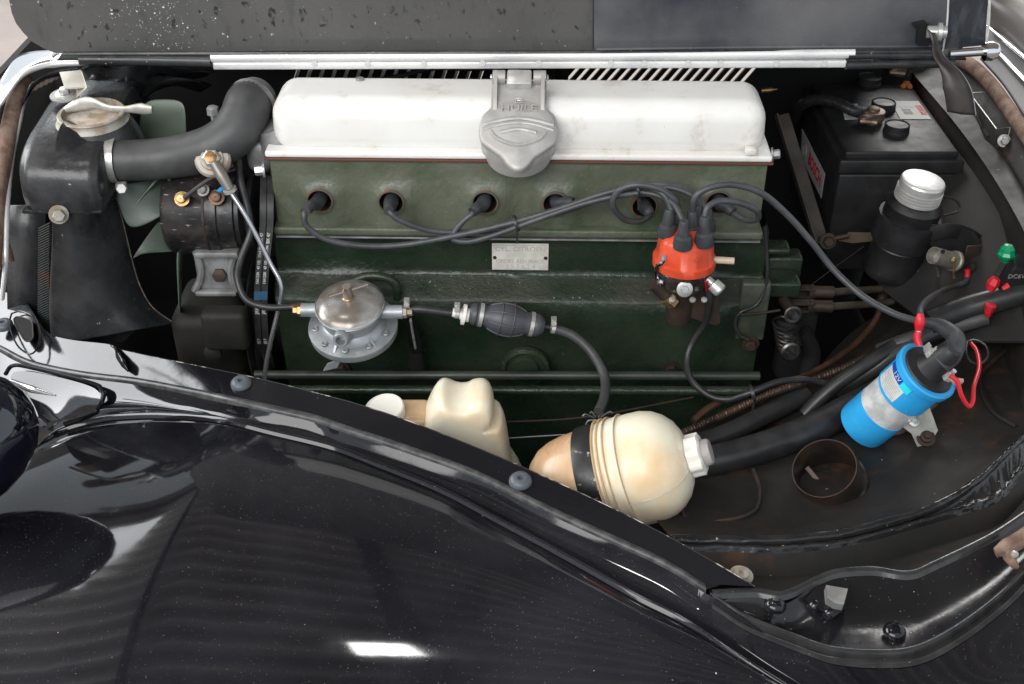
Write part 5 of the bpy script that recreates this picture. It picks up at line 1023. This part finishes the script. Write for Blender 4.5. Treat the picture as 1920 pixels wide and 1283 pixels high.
def terminal(x, y, mt='lead'):
    m_ = MB(); p = PZ(x, y, ztb); m_.lathe(p, (0, 0, 1), [(0, .016), (.003, .016), (.005, .0115), (.022, .0095), (.023, .008), (.023, 0)], 24)
    o_ = m_.build('terminal_post', M['lead'], bt)
    m_ = MB(); m_.lathe(p+V((0, 0, .005)), (0, 0, 1), [(0, .015), (0, .018), (.013, .0175), (.014, .013)], 24); m_.rbox(p+V((-.012, -.014, .011)), (.026, .014, .013), .004, 3, Euler((0, 0, .4)).to_matrix())
    m_.tube([p+V((-.024, -.02, .010)), p+V((.0, -.026, .010))], .0045, 8); m_.build('terminal_clamp', M['lead'], bt); return p
tp1 = terminal(1634, 228); tp2 = terminal(1687, 138)
m_ = MB()
rn = random.Random(2)
for k in range(7): m_.lathe(PZ(1698+rn.uniform(-6, 8), 160+rn.uniform(-4, 5), ztb), (rn.uniform(-.4, .4), -.2, 1), [(0, .005), (.003, .0045), (.006, .002), (.007, 0)], 7)
m_.build('corrosion', M['orange_corr'], bt)
# labels
yfz = by-.0006
Ll = [PZ(1670, 190, ztb+.0006), PZ(1722, 190, ztb+.0006), PZ(1746, 224, ztb+.0006), PZ(1688, 224, ztb+.0006)]
lab_w = (Ll[1]-Ll[0]).length
m_ = MB(); m_.prism(Ll, (0, 0, .0004)); lt = m_.build('top_label', mat('top_label_grey', (0.3, 0.295, 0.27), .5), bt)
RL2 = Matrix(((0, 1, 0), (-1, 0, 0), (0, 0, 1)))
ce = sum(Ll, V())/4
m_ = MB(); text(m_, 'BOSCH', .0125, ce+V((.017, .0, .0009)), RL2, .0002, sx=.85, off=.0004); m_.build('label_lettering', M['redink'], lt)
m_ = MB()
rn = random.Random(8); y_ = -.016
while y_ < .004: w_ = rn.choice([.0006, .001, .0015]); m_.box(ce+V((-.006, y_, .0006)), (.014, w_, .0003)); y_ += w_+rn.choice([.0007, .0011])
for k in range(5): m_.box(ce+V((-.018+.0075*k, .014, .0006)), (.005, .010 if k % 2 else .007, .0003))
m_.build('barcode', M['greyink'], lt)
m_ = MB(); m_.prism([PZ(x, y, ztb+.0006) for x, y in [(1577, 196), (1608, 195), (1612, 208), (1608, 224), (1584, 225)]], (0, 0, .0004)); m_.build('torn_label', M['label'], bt)
# left side label (on the engine-facing side)
lx = bcx-bw/2-.0008
Q = [(1504, 241), (1547, 326), (1540, 372), (1502, 294)]
SQ = [PX(x, y, lx) for x, y in Q]
m_ = MB(); m_.prism(SQ, (-.0005, 0, 0)); ls = m_.build('side_label', mat('side_label_silver', (0.52, 0.52, 0.52), .4), bt)
dirv = (SQ[1]-SQ[0]).normalized(); upv = V((-1, 0, 0)).cross(dirv); 
if upv.z < 0: upv = -upv
Rs = Matrix((dirv, upv, dirv.cross(upv))).transposed()
mid = (SQ[0]+SQ[2])/2; hgt = (SQ[0]-SQ[3]).length; wid = (SQ[1]-SQ[0]).length
# reads from the far end to the near end
m_ = MB(); text(m_, 'BOSCH', hgt*.62, mid+dirv*wid*.16+V((-.0010, 0, 0)), Matrix((dirv, upv, V((-1, 0, 0)))).transposed() if dirv.cross(upv).x < 0 else Rs, .0002, sx=wid*.58/(hgt*.62*3.6), off=.0006); m_.build('side_lettering', M['redink'], ls)
m_ = MB(); cc_ = mid-dirv*wid*.27+V((-.0012, 0, 0)); m_.tube([cc_+(dirv*math.cos(a*PI/12)+upv*math.sin(a*PI/12))*hgt*.23 for a in range(25)], .0007, 6, smooth=False)
for s in (-1, 1): m_.tube([cc_+dirv*hgt*.08*s+upv*hgt*.15, cc_+dirv*hgt*.08*s-upv*hgt*.15], .0006, 6)
m_.tube([cc_+dirv*hgt*.08, cc_-dirv*hgt*.08], .0006, 6); m_.build('round_emblem', M['greyink'], ls)
# hold down bar
hb = thing('battery_hold_down', 'grimy slanted battery hold down bar with bolt', 'bar', PY(1545, 450, .15))
m_ = MB(); a_ = PY(1466, 215, .34); b_ = PY(1540, 455, .19); R_ = basis(b_-a_, (0, -.7, .6)); m_.box((a_+b_)/2, ((b_-a_).length, .022, .003), R_); m_.box((a_+b_)/2+R_@V((0, -.010, .006)), ((b_-a_).length, .003, .014), R_); m_.build('angle_bar', mat('grimy_bar', (0.06, 0.05, 0.042), .55, c2=(0.04, 0.036, 0.03), nscale=30, bump=.4), hb, bevel=.0008)
m_ = MB(); m_.tube(pp([(1535,448,.14),(1560,448,.14),(1590,442,.14)]), .004, 10); m_.bolt(PY(1552, 452, .135), (0, -1, .3), .008, .009); m_.build('clamp_bolt', M['rustm'], hb)
m_ = MB(); m_.prism([PY(x, y, .15) for x, y in [(1572, 452), (1592, 437), (1640, 438), (1642, 452), (1600, 456)]], (0, .003, 0)); m_.build('clamp_strip', mat('strip_khaki', (0.12, 0.09, 0.06), .6), hb)
bc = thing('battery_cable', 'taped thick black cable clamped to the front battery terminal', 'cable', tp1)
P = [tp1+V((-.014, 0.004, .014)), PZ(1600, 208, .205), PZ(1565, 192, .21), PZ(1530, 187, .205), PZ(1500, 200, .18), PZ(1485, 240, .10)]
m_ = MB(); m_.tube(P, .0085, 16); m_.build('cable', M['wire'], bc)
m_ = MB(); cp_ = resample(cr(P, 8), 40)
for i in range(2, 26, 2): m_.lathe(cp_[i], cp_[i+1]-cp_[i], [(0, .0087), (.002, .0093), (.004, .0087)], 14, close=True)
m_.f = [f for f in m_.f if len(f) == 4]; m_.m = m_.m[:len(m_.f)]; m_.build('tape_wraps', M['batt'], bc)

# ---------------------------------------------------------------- right side electrics
lsk = thing('lamp_socket', 'dull metal bayonet lamp socket on the reservoir bracket', 'lamp socket', PY(1790, 490, .02))
a_ = PY(1750, 479, .0); b_ = PY(1806, 494, .02); 
m_ = MB(); m_.lathe(a_, b_-a_, [(0.012, 0.0), (.012, .0095), (0, .0105), (0, .0115), (.030, .0115), (.040, .0118), (.041, .014), (.044, .0145), (.046, .012)], 28); m_.build('shell', mat('socket_metal', (0.34, 0.32, 0.28), .4, .5, c2=(0.25, 0.23, 0.2), nscale=60), lsk)
m_ = MB(); m_.tube(pp([(1788,489,-.012),(1788,505,-.014),(1789,522,-.014)]), .0016, 8); m_.lathe(PY(1788, 488, -.013), (0, -1, .2), [(0, .004), (.002, .004), (.003, 0)], 12); m_.build('pin', M['brass'], lsk)
m_ = MB(); m_.lathe(PY(1768, 472, -.013), (0, -1, .4), [(0, .003), (.0004, .003), (.0004, 0)], 12); m_.build('bayonet_hole', M['dark'], lsk)
m_ = MB(); m_.rbox(PY(1822, 478, .03), (.02, .003, .03), .001, 1); m_.lathe(PY(1816, 500, .01), (1, 0, -.2), [(0, .007), (.006, .007), (.008, .004)], 12); m_.build('tab', M['rustm'], lsk)
cable('blade_wire', 'black wire from the lamp socket to the red bullet connector', 'wire', [(1814,522,.0),(1808,530,-.01),(1780,540,-.03),(1745,558,-.13),(1728,575,-.20),(1725,592,-.235)], .0038, 'cable')
rc = thing('red_bullet_connector', 'red bullet connector standing above the coil terminal', 'connector', PY(1724, 640, -.11))
m_ = MB(); m_.tube(pp([(1726,588,-.235),(1725,600,-.238),(1723,618,-.24)]), [.0035, .005, .0062, .0045], 14); m_.build('sleeve', M['red'], rc)
m_ = MB(); m_.tube(pp([(1723,616,-.24),(1722,624,-.242)]), .003, 10); m_.build('pin', M['steel'], rc)
m_ = MB(); m_.tube(pp([(1722,622,-.242),(1720,634,-.245),(1724,648,-.25)]), .0042, 12); m_.build('lower_sleeve', M['red'], rc)
m_ = MB(); m_.tube(pp([(1814,505,.005),(1814,514,.003),(1813,524,.0)]), .0038, 12); tag(m_.build('red_crimp', M['red']), 'small red crimp hanging below the lamp socket', 'connector')
m_ = MB(); m_.tube([PT(x, y, t) for x, y, t in [(1782,704,1.325),(1795,716,1.325),(1803,742,1.33),(1816,762,1.34),(1824,752,1.345),(1826,725,1.36),(1836,690,1.39),(1832,660,1.42),(1821,644,1.44)]], .0026, 12, 8); tag(m_.build('red_wire', M['red']), 'bright red wire looping down from the coil terminal', 'wire')
m_ = MB(); m_.tube([PT(x, y, t) for x, y, t in [(1815,640,1.44),(1812,660,1.42),(1820,678,1.41),(1838,682,1.41),(1852,668,1.42),(1848,648,1.43),(1828,638,1.44),(1812,642,1.44)]], .0014, 8, 8); tag(m_.build('black_loop_wire', M['wire']), 'thin black wire loop beside the red wire', 'wire')
cable('earth_wire', 'grey wire hanging behind the lamp socket', 'wire', [(1754,492,.03),(1760,520,.03),(1755,550,.02),(1748,590,.0),(1742,612,-.02)], .003, 'cable')
cable('hair_wire', 'very thin wire below the lamp socket', 'wire', [(1790,515,.02),(1776,530,.02),(1770,550,.02),(1769,575,.02)], .0012, 'wire')
rl = thing('relay', 'small black relay marked with its direct current voltage at right edge', 'relay', PY(1900, 520, -.06))
m_ = MB(); ro = Euler((0.25, 0.25, 0)).to_matrix(); m_.rbox(PY(1912, 514, -.06), (.045, .03, .042), .004, 2, ro); ro_ = m_.build('case', M['batt'], rl)
m_ = MB(); text(m_, 'DC6V', .0085, PY(1906, 519, -.079), RT, .0002, sx=1.0, shear=0.0); m_.build('print', M['greyink'], ro_)
gf = thing('green_connector', 'translucent green blade connector standing on a dark stem', 'connector', PY(1888, 500, .03))
m_ = MB(); c_ = PY(1888, 478, -.07); m_.lathe(c_-V((0, 0, .014)), (0, .1, 1), [(0, .003), (.006, .006), (.010, .0095), (.014, .0115), (.018, .0095), (.022, .009), (.027, .005), (.028, 0)], 8); m_.build('body', M['green'], gf, flat=True)
m_ = MB(); m_.tube(pp([(1884,492,-.07),(1868,520,-.07)]), .0045, 8); m_.build('stem', M['batt'], gf)
rnn = [('red blade connector tipped over beside the relay', [(1868,522,-.08),(1862,532,-.08),(1856,544,-.08)], [.0058, .008, .005]), ('small red connector edge under the relay', [(1892,535,-.09),(1880,542,-.09)], [.004, .003]), ('red blade connector below the thick loom', [(1858,572,-.09),(1853,585,-.09),(1852,594,-.09)], [.0075, .0055, .0035])]
for lab, pts, r in rnn:
    m_ = MB(); m_.tube(pp(pts), r, 6, smooth=False); tag(m_.build('red_connector', M['red'], None, flat=True), lab, 'connector', 'red connectors')
# ---------------------------------------------------------------- hood (near half raised), hinge, far half
HY = 0.13
hz = PY(960, 100, HY).z
hood = thing('raised_hood', 'raised near half of the hood showing its stained grey underside', 'hood', PY(960, 100, HY))
def HP_(x, y): return PY(x, y, HY+0.012)
outl = [(104,100),(62,80),(40,62),(26,42),(18,15),(12,-40),(10,-300),(12,-700),(1855,-700),(1852,-300),(1848,88),(1770,94),(1400,97),(700,100),(180,100)]
m_ = MB(); lp = [p for p in outl]
left_part = [(104,100),(80,90),(60,78),(44,62),(30,44),(22,24),(17,0),(13,-40),(10,-300),(12,-700),(1112,-700),(1112,97),(700,100),(180,100)]
m_.prism([HP_(x, y) for x, y in left_part], (0, .0015, 0)); m_.build('inner_skin', M['hoodin'], hood)
m_ = MB(); m_.prism([HP_(x, y)+V((0, -.003, 0)) for x, y in [(1113,96),(1113,-700),(1782,-700),(1778,-5),(1768,93)]], (0, .004, 0)); m_.build('overlap_panel', M['hoodin2'], hood, bevel=.0006)
m_ = MB(); m_.prism([HP_(x, y)+V((0, .002, 0)) for x, y in [(1766,94),(1776,-5),(1780,-700),(1860,-700),(1854,-5),(1848,86)]], (0, .0015, 0)); m_.build('end_panel', mat('end_panel_blue_black', (0.03, 0.034, 0.042), .25, c2=(0.07, 0.075, 0.085), nscale=30, thr=(.45, .6), stretch=(2, 1, .6), rvar=.1), hood)
m_ = MB(); m_.tube([HP_(x, y)+V((0, -.002, 0)) for x, y in [(1767,94),(1777,-5),(1781,-400)]], .0016, 8); m_.build('edge_line', M['label'], hood)
m_ = MB(); m_.tube([HP_(x, y)+V((0, -.001, 0)) for x, y in [(1849,86),(1855,-5),(1858,-400)]], .0018, 8); m_.build('edge_line', M['label'], hood)
m_ = MB(); m_.tube([HP_(x, y)+V((0, -.003, 0)) for x, y in [(1112,92),(1112,0),(1112,-400)]], .0008, 6); m_.build('seam_line', M['ink'], hood)
m_ = MB(); m_.tube([HP_(x, y)+V((0, -.002, 0)) for x, y in [(1118,92),(1400,88),(1765,86)]], .0028, 8); m_.build('fold', M['hoodin2'], hood)
# white flecks and chips
rn = random.Random(11); m_ = MB()
for k in range(250):
    x = rn.gauss(300, 50) if k < 205 else rn.uniform(60, 1700); y = rn.uniform(-5, 92); 
    if k < 205: x += (y-50)*.4
    p = HP_(x, y)+V((0, -.0004, 0)); r = rn.uniform(.0002, .0006)*(2.2 if rn.random() < .08 else 1); a = rn.random()*3
    m_.add([p+V((math.cos(a+t*PI/2.5)*r*rn.uniform(.6, 1.8), 0, math.sin(a+t*PI/2.5)*r)) for t in range(5)], [(0, 1, 2, 3, 4)])
o = m_.build('paint_flecks', mat('fleck', (0.6, 0.6, 0.6), .5), hood); o['kind'] = 'stuff'
# dark blots: oil drips with a shape of their own
m_ = MB()
blots = [(130,50,14,8),(84,28,5,16),(128,10,9,22),(140,12,14,10),(215,20,18,10),(178,50,8,8),(115,48,5,22),(155,60,8,22),(200,50,17,12),(325,45,14,24),(405,20,12,20),(385,48,9,14),(360,68,8,7),(460,8,14,18),(510,25,18,34),(605,40,18,32),(565,28,12,24),(660,50,9,8),(715,55,14,8),(460,75,12,8),(620,25,10,20),(455,40,9,14),(240,77,10,6),(760,18,6,16),(868,20,8,16),(690,18,6,14),(785,42,20,12),(820,30,8,16),(935,20,18,14),(970,70,18,14),(575,78,6,6),(880,68,7,7)]
for k in range(46):
    blots.append((rn.uniform(60, 1090), rn.uniform(4, 88), rn.uniform(3, 9), rn.uniform(4, 18)))
for x, y, w_, h_ in blots:
    n_ = 22; p0 = []
    sk = rn.uniform(-.5, .1)*-1
    for t in range(n_):
        a = 2*PI*t/n_; rr = rn.uniform(.75, 1.0)*(.8+.3*math.sin(2*a+x)); dx = math.cos(a)*w_*.48*rr; dy = math.sin(a)*h_*.6*rr
        p0.append(HP_(x+dx+dy*sk*.9, y+dy)+V((0, -.0003, 0)))
    m_.add(p0, [tuple(range(n_))])
o = m_.build('oil_blots', mat('oil_blot', (0.030, 0.030, 0.033), .3, c2=(0.11, 0.107, 0.103), nscale=130, thr=(.42, .58), rvar=.1), hood, flat=True); o['kind'] = 'stuff'
# hinge strip
def HS(x, y): return PY(x, y, HY-.008)
m_ = MB(); m_.tube([HS(396, 109), HS(700, 107), HS(1000, 106), HS(1300, 104), HS(1602, 101)], .0062, 16, sx=.8); hg = m_.build('hinge', M['whitetrim'], hood); hg['label'] = 'long pale painted hinge strip'
m_ = MB(); m_.rbox((HS(400, 123)+HS(1586, 119))/2, ((HS(400, 123)-HS(1586, 119)).length, .008, .0098), .002, 3, Matrix.Rotation(-math.radians(.2), 3, 'Y')); m_.build('lower_strip', M['whitetrim'], hg)
for x in (905, 1010, 1145, 1207, 1290, 1350, 1455, 1545, 590, 690, 795):
    m_ = MB(); m_.lathe(HS(x, 117)+V((0, -.0042, .0)), (0, -1, .3), [(0, .0042), (.0004, .0042), (.0006, .0)], 16); m_.build('rivet', mat('rivet_grey', (0.5, 0.5, 0.5), .4) if x == 905 else bpy.data.materials['rivet_grey'], hg)
m_ = MB(); m_.tube([HS(150, 112), HS(280, 113), HS(396, 115)], .0075, 14); m_.tube([HS(1590, 104), HS(1700, 104), HS(1760, 104)], .0055, 12); m_.tube([HS(1586, 122), HS(1680, 120), HS(1790, 118)], .0062, 12); m_.tube([HS(120, 101), HS(900, 99), HS(1760, 97)], .003, 8); m_.build('painted_section', M['tank'], hg)
m_ = MB(); m_.tube([HS(1780, 101), HS(1850, 96)], .006, 14); m_.lathe(HS(1845, 97), (1, 0, .1), [(0, .012), (.01, .013), (.018, .009), (.022, 0)], 20); m_.build('chrome_end', M['chrome'], hg)
m_ = MB(); m_.tube([HS(180, 107), HS(260, 106), HS(300, 104)], .0012, 6); m_.tube([HS(250, 116), HS(330, 114), HS(395, 114)], .001, 6); m_.build('peeling_edge', mat('peel_buff', (0.42, 0.36, 0.31), .5), hg)
# far hood half
fh_ = thing('far_hood', 'far half of the hood, closed, with slanted ventilation louvres', 'hood', V((0, .6, .1)))
SYB = 0.52
m_ = MB(); z_hi = PY(900, 112, HY+.02).z
prof_ = [(HY+.01, z_hi+.004), (HY+.10, z_hi+.002), (HY+.22, z_hi-.02), (HY+.32, z_hi-.06), (SYB-.03, z_hi-.10), (SYB, PY(900, 40, SYB).z if False else z_hi-.125)]
zt2 = z_hi-.125
m_.loft([[V((x, y, z)) for x in (-.60, -.3, .2, .60)] for y, z in prof_], nu=10, nv=4); m_.build('top_skin', M['dark'], fh_, solid=.002)
# side wall with slits
def SW(x, y): return PY(x, y, SYB)
zbot = -.27
zu = SW(960, 118).z+0.02; zl = SW(960, 172).z
def slit_x(x_at_top, y, slope): return x_at_top
bars = []
def addbars(xs, wpx, slope, y0, y1, mt, nm):
    """bars between slits: slits start at xs (px at y0), width wpx, running to the lower left"""
    for i in range(len(xs)-1):
        xa_, xb2 = xs[i]+wpx, xs[i+1]
        q = [SW(xa_, y0), SW(xb2, y0), SW(xb2-slope*(y1-y0), y1), SW(xa_-slope*(y1-y0), y1)]
        m_ = MB(); m_.prism(q, (0, .006, 0)); m_.build(nm, mt, fh_)
slm = mat('louvre_black', (0.005, 0.005, 0.005), .8)
xsr = [1094+19.4*i for i in range(18)]
addbars(xsr, 9.0, .88, 112, 172, slm, 'slat')
xsl = [563+23.0*i for i in range(16)]
addbars(xsl, 7.0, .35, 112, 172, slm, 'slat')
def wall(px0, px1, sl0=0, sl1=0):
    q = [SW(px0, 112), SW(px1, 112), SW(px1-sl1*60, 172), SW(px0-sl0*60, 172)]; m_ = MB(); m_.prism(q, (0, .004, 0)); m_.build('side_panel', slm, fh_)
wall(150, xsl[0], 0, .35); wall(xsl[-1]+7, 1094, .35, .88); wall(xsr[-1]+9, 1800, .88, 0)
m_ = MB(); a_, b_ = SW(150, 172), SW(1800, 172); m_.prism([a_, b_, V((b_.x, SYB, zbot)), V((a_.x, SYB, zbot))], (0, .004, 0)); m_.build('lower_side', slm, fh_)
m_ = MB(); a_, b_ = SW(150, 112), SW(1800, 112); m_.prism([a_, b_, V((b_.x, SYB, zt2+.01)), V((a_.x, SYB, zt2+.01))], (0, .004, 0)); m_.build('upper_side', slm, fh_)
# flaps behind the louvre slits; dim daylight is put into their pale colour
fm = mat('slit_light_cream', (0.72, 0.69, 0.6), .45); fg = mat('slit_light_grey', (0.8, 0.8, 0.78), .4)
for i, x in enumerate(xsr):
    q = [SW(x-3, 112)+V((0, .03, 0)), SW(x+12, 112)+V((0, .03, 0)), SW(x+12-.88*60, 172)+V((0, .03, 0)), SW(x-3-.88*60, 172)+V((0, .03, 0))]
    m_ = MB(); m_.prism(q, (0, .002, 0)); m_.build('slit_light_flap', fg, fh_) if i < 1 else None
for x in xsl:
    q = [SW(x, 112)+V((0, .03, 0)), SW(x+9, 112)+V((0, .03, 0)), SW(x+9-.35*60, 172)+V((0, .03, 0)), SW(x-.35*60, 172)+V((0, .03, 0))]
    m_ = MB(); m_.prism(q, (0, .002, 0)); m_.build('slit_light_flap', fg, fh_)
# far-side pieces seen above the cover centre
m_ = MB(); 
for (x, y, w_, h_) in [(940, 132, .02, .02), (968, 138, .014, .03), (1000, 134, .018, .022), (1030, 140, .014, .03), (1058, 136, .012, .024)]: m_.rbox(PY(x, y, .30), (w_, .02, h_), .003, 2)
tag(m_.build('hinge_lever_cluster', M['floorp']), 'dark bracket cluster seen under the hinge behind the oil cap', 'bracket')
cable('throttle_cable', 'thin black cable crossing behind the valve cover', 'cable', [(700,152,.20),(760,140,.22),(820,128,.24),(880,130,.24),(940,128,.24)], .003)
m_ = MB(); m_.lathe(PY(1428, 170, .22), (1, 0, .1), [(0, .003), (.012, .0035), (.016, .002), (.022, .001)], 10); tag(m_.build('brass_fitting', M['brass']), 'tiny brass fitting in the dark beside the valve cover corner', 'fitting')
for (x, y) in [(675, 151), (1295, 166), (1100, 158)]:
    m_ = MB(); m_.bolt(PY(x, y, .085)+V((0, 0, -.004)), (0, 0, 1), .006, .007); tag(m_.build('cover_nut', M['alud']), {675: 'left small nut on the back edge of the valve cover', 1295: 'right small nut on the back edge of the valve cover', 1100: 'small nut on the valve cover just right of the oil cap'}[x], 'nut')

# ---------------------------------------------------------------- hood prop and slotted bracket
pr_ = thing('hood_prop', 'curved dark steel hood stay bolted beneath the raised hood', 'hood stay', PY(1825, 200, .05))
P = [PY(1752, 62, .10), PY(1760, 85, .09), PY(1772, 110, .075), PY(1800, 135, .06), PY(1820, 170, .05), PY(1828, 215, .045)]
c_ = resample(cr(P, 8), 30); m_ = MB()
wd = [.0045+.0135*min(1, max(0, (i-4)/18)) for i in range(31)]
m_.grid([[p+V((-2*w_, 0.0, .004)), p+V((-w_, -.002, .001)), p+V((0, -.001, 0))] for p, w_ in zip(c_, wd)])
m_.build('stay_arm', mat('stay_steel', (0.07, 0.06, 0.055), .4, .4, c2=(0.035, 0.03, 0.028), nscale=30), pr_, solid=.0025)
m_ = MB(); m_.tube([p+V((.0005, -.0015, 0)) for p in c_[6:]], .0010, 6, smooth=False); m_.build('worn_edge', M['alud'], pr_)
m_ = MB(); m_.lathe(PY(1738, 60, .118), (1, -.2, .05), [(0, .008), (.012, .008), (.013, .012), (.018, .012), (.019, .008), (.024, .008)], 20); m_.build('pivot', M['steel'], pr_)
m_ = MB(); m_.prism([PY(x, y, .128) for x, y in [(1712, 48), (1735, 42), (1748, 52), (1746, 70), (1740, 88), (1720, 84), (1722, 58)]], (0, .01, 0)); m_.build('ragged_lug', M['black'], pr_)
sb = thing('slotted_bracket', 'bent steel bracket with long slot on the firewall top', 'bracket', PY(1850, 230, .03))
sp = [PZ(x, y, z) for x, y, z in [(1818,176,.235),(1845,174,.235),(1850,180,.235),(1872,238,.235),(1895,240,.235),(1900,262,.22),(1886,282,.21),(1870,262,.215),(1866,244,.222)]]
m_ = MB(); m_.prism([PZ(1820,178,.238), PZ(1868,244,.238), PZ(1864,276,.215), PZ(1846,262,.215), PZ(1826,210,.222)], (.002, .001, 0)); m_.prism([PZ(1868,243,.238), PZ(1893,240,.238), PZ(1886,278,.213), PZ(1864,276,.214)], (0, .002, .0)); m_.build('angle_plate', mat('bracket_steel', (0.06, 0.055, 0.05), .4, .3, c2=(0.03, 0.028, 0.026), nscale=30), sb, bevel=.0004)
m_ = MB(); m_.tube([PZ(1818,175,.2385), PZ(1868,242,.2385), PZ(1894,239,.2385), PZ(1886,279,.214)], .0009, 6, smooth=False); m_.tube([PZ(1818,175,.238), PZ(1846,173,.238)], .0009, 6); m_.build('bright_edge', M['steel'], sb)
m_ = MB(); m_.prism([PZ(1829,214,.222), PZ(1836,216,.224), PZ(1856,252,.222), PZ(1850,256,.219)], (-.0008, -.0012, 0)); m_.build('slot', M['dark'], sb)
m_ = MB(); m_.bolt(PZ(1882, 264, .226), (-.1, -1, .4), .006, .008); m_.build('bolt', M['steel'], sb)

# ---------------------------------------------------------------- cowl top at right: seal, chrome strips, windscreen
ct2 = thing('corner_body_panel', 'black cowl panel with chrome strips at the upper right corner', 'body panel', V((.7, .1, .2)))
def cz(x, y, z): return PZ(x, y, z)
Lr = [[(1772,118,.212),(1822,205,.212),(1880,290,.212),(1935,385,.212)], [(1800,118,.232),(1850,180,.232),(1896,250,.232),(1940,310,.232)], [(1815,112,.252),(1870,160,.252),(1916,232,.25),(1950,285,.25)]]
m_ = MB(); m_.loft([rowz(r) for r in Lr], nu=40, nv=5, linear=True); m_.build('gutter', M['floorp'], ct2, solid=.002)
Lr = [[(1838,112,.255),(1880,160,.255),(1922,224,.255),(1960,280,.255)], [(1850,85,.27),(1890,120,.27),(1930,165,.27),(1980,225,.27)], [(1852,40,.29),(1880,62,.29),(1930,110,.29),(1980,160,.29)]]
m_ = MB(); m_.loft([rowz(r) for r in Lr], nu=40, nv=6); m_.build('edge_panel', mat('edge_panel_black', (0.012, 0.012, 0.013), .5, c2=(0.02, 0.02, 0.02), nscale=20, dust=.4), ct2, solid=.002)
m_ = MB(); m_.tube(rowz([(1856,88,.274),(1880,108,.274),(1905,135,.274),(1940,172,.274)]), .0045, 12); m_.build('chrome_strip', M['chrome'], ct2)
m_ = MB(); m_.tube(rowz([(1852,50,.292),(1880,74,.292),(1925,112,.292)]), .0028, 10); m_.build('chrome_strip', M['chrome'], ct2)
m_ = MB(); m_.loft([rowz([(1852,48,.288),(1890,75,.288),(1990,160,.288)]), rowz([(1852,-10,.33),(1900,10,.33),(1990,60,.33)]), rowz([(1852,-60,.35),(1900,-50,.35),(1990,-20,.35)])], nu=20, nv=8); m_.build('windscreen_base', M['glassd'], ct2)
m_ = MB(); m_.tube(rowz([(1852,13,.316),(1895,13,.316),(1925,22,.312),(1940,40,.305)]), .0014, 8); m_.tube(rowz([(1870,2,.325),(1900,6,.325)]), .002, 8); m_.build('bright_line', M['chrome'], ct2)
ws = MB(); P = rowz([(1800,112,.235),(1815,120,.245),(1838,138,.247),(1868,172,.247),(1898,215,.247),(1935,268,.247)]); ws.tube(P, .0115, 18, sx=.8)
tag(ws.build('weatherstrip', M['seal']), 'brown fabric weatherstrip along the cowl at upper right', 'weatherstrip')
ws = MB(); P = rowz([(1866,1036,.10),(1885,1028,.104),(1910,1014,.106),(1935,996,.106)]); ws.tube(P, [.006, .012, .012, .012], 16, sx=.55); ws.tube(rowz([(1888,1040,.10),(1902,1058,.10),(1910,1064,.10)]), [.008, .006, .002], 10, sx=.5)
ws.build; o = ws.build('torn_weatherstrip', M['seal']); tag(o, 'torn end of brown weatherstrip at the lower right edge', 'weatherstrip')
m_ = MB(); m_.lathe(PZ(1902, 1040, .114), (0, -.2, 1), [(0, .004), (.002, .0035), (.003, 0)], 12); m_.build('rivet', M['steel'], o)

# ---------------------------------------------------------------- nose: chrome shell and seal at left
ns = thing('grille_shell', 'bright chrome grille shell corner at the upper left', 'grille shell', PZ(60, 130, .3))
m_ = MB(); m_.loft([rowz([(-40,185,.31),(0,150,.318),(28,110,.32),(60,98,.322),(120,96,.323),(182,104,.323)]), rowz([(-40,240,.31),(0,180,.315),(38,138,.320),(80,116,.322),(130,110,.322),(182,112,.322)]), rowz([(-40,300,.29),(0,210,.305),(20,165,.31),(60,135,.315),(110,126,.318),(150,124,.32)])], nu=60, nv=8)
m_.build('shell_skin', mat('pale_chrome', (0.75, 0.75, 0.76), .14, 1.0, rvar=.05), ns, solid=.002)
m_ = MB(); m_.tube(rowz([(-40,250,.312),(4,188,.318),(40,142,.323),(90,122,.325),(156,118,.325)]), .004, 12); m_.build('outer_bead', M['whitetrim'], ns)
m_ = MB(); m_.tube([p+V((0, 0, .002)) for p in rowz([(108,96,.325),(98,104,.325),(97,112,.325),(108,118,.324)])], .002, 8); m_.build('clip', M['whitetrim'], ns)
m_ = MB(); m_.loft([rowz([(58,158,.312),(90,138,.316),(125,130,.318),(150,128,.318)]), rowz([(40,200,.29),(64,165,.298),(90,150,.3),(112,142,.302)])], nu=24, nv=3, linear=True); m_.build('inner_lip', M['tank'], ns, solid=.002)
for k in range(6):
    a_ = PZ(62+k*9.5, 166-k*4.8, .303); m_ = MB(); m_.box(a_, (.0035, .016, .003), Euler((.3, 0, -.5)).to_matrix()); m_.build('grille_bar', mat('pinkish_bar', (0.45, 0.36, 0.32), .5) if k == 0 else bpy.data.materials['pinkish_bar'], ns)
ws = MB(); P = [PZ(x, y, z) for x, y, z in [(48,150,.30),(36,170,.295),(22,220,.285),(8,290,.27),(-4,360,.25),(-10,420,.23),(-16,500,.2)]]; ws.tube(P, .0135, 18, sx=.8)
o = ws.build('nose_weatherstrip', M['seal']); tag(o, 'worn brown weatherstrip down the left edge of the bay', 'weatherstrip')
m_ = MB(); m_.tube(rowz([(60,156,.296),(48,180,.29),(36,230,.28),(22,300,.262),(14,380,.24),(12,440,.22),(10,500,.19),(4,560,.14)]), .0045, 10, sx=.7); tag(m_.build('nose_flange', M['whitetrim']), 'pale bare metal flange edge beside the left weatherstrip', 'flange')
ws = MB(); ws.tube([PY(-8, 440, -.03), PY(4, 470, -.04), PY(10, 492, -.045)], .012, 12)
tag(ws.build('seal_end', M['seal']), 'frayed lower end of the left weatherstrip', 'weatherstrip')
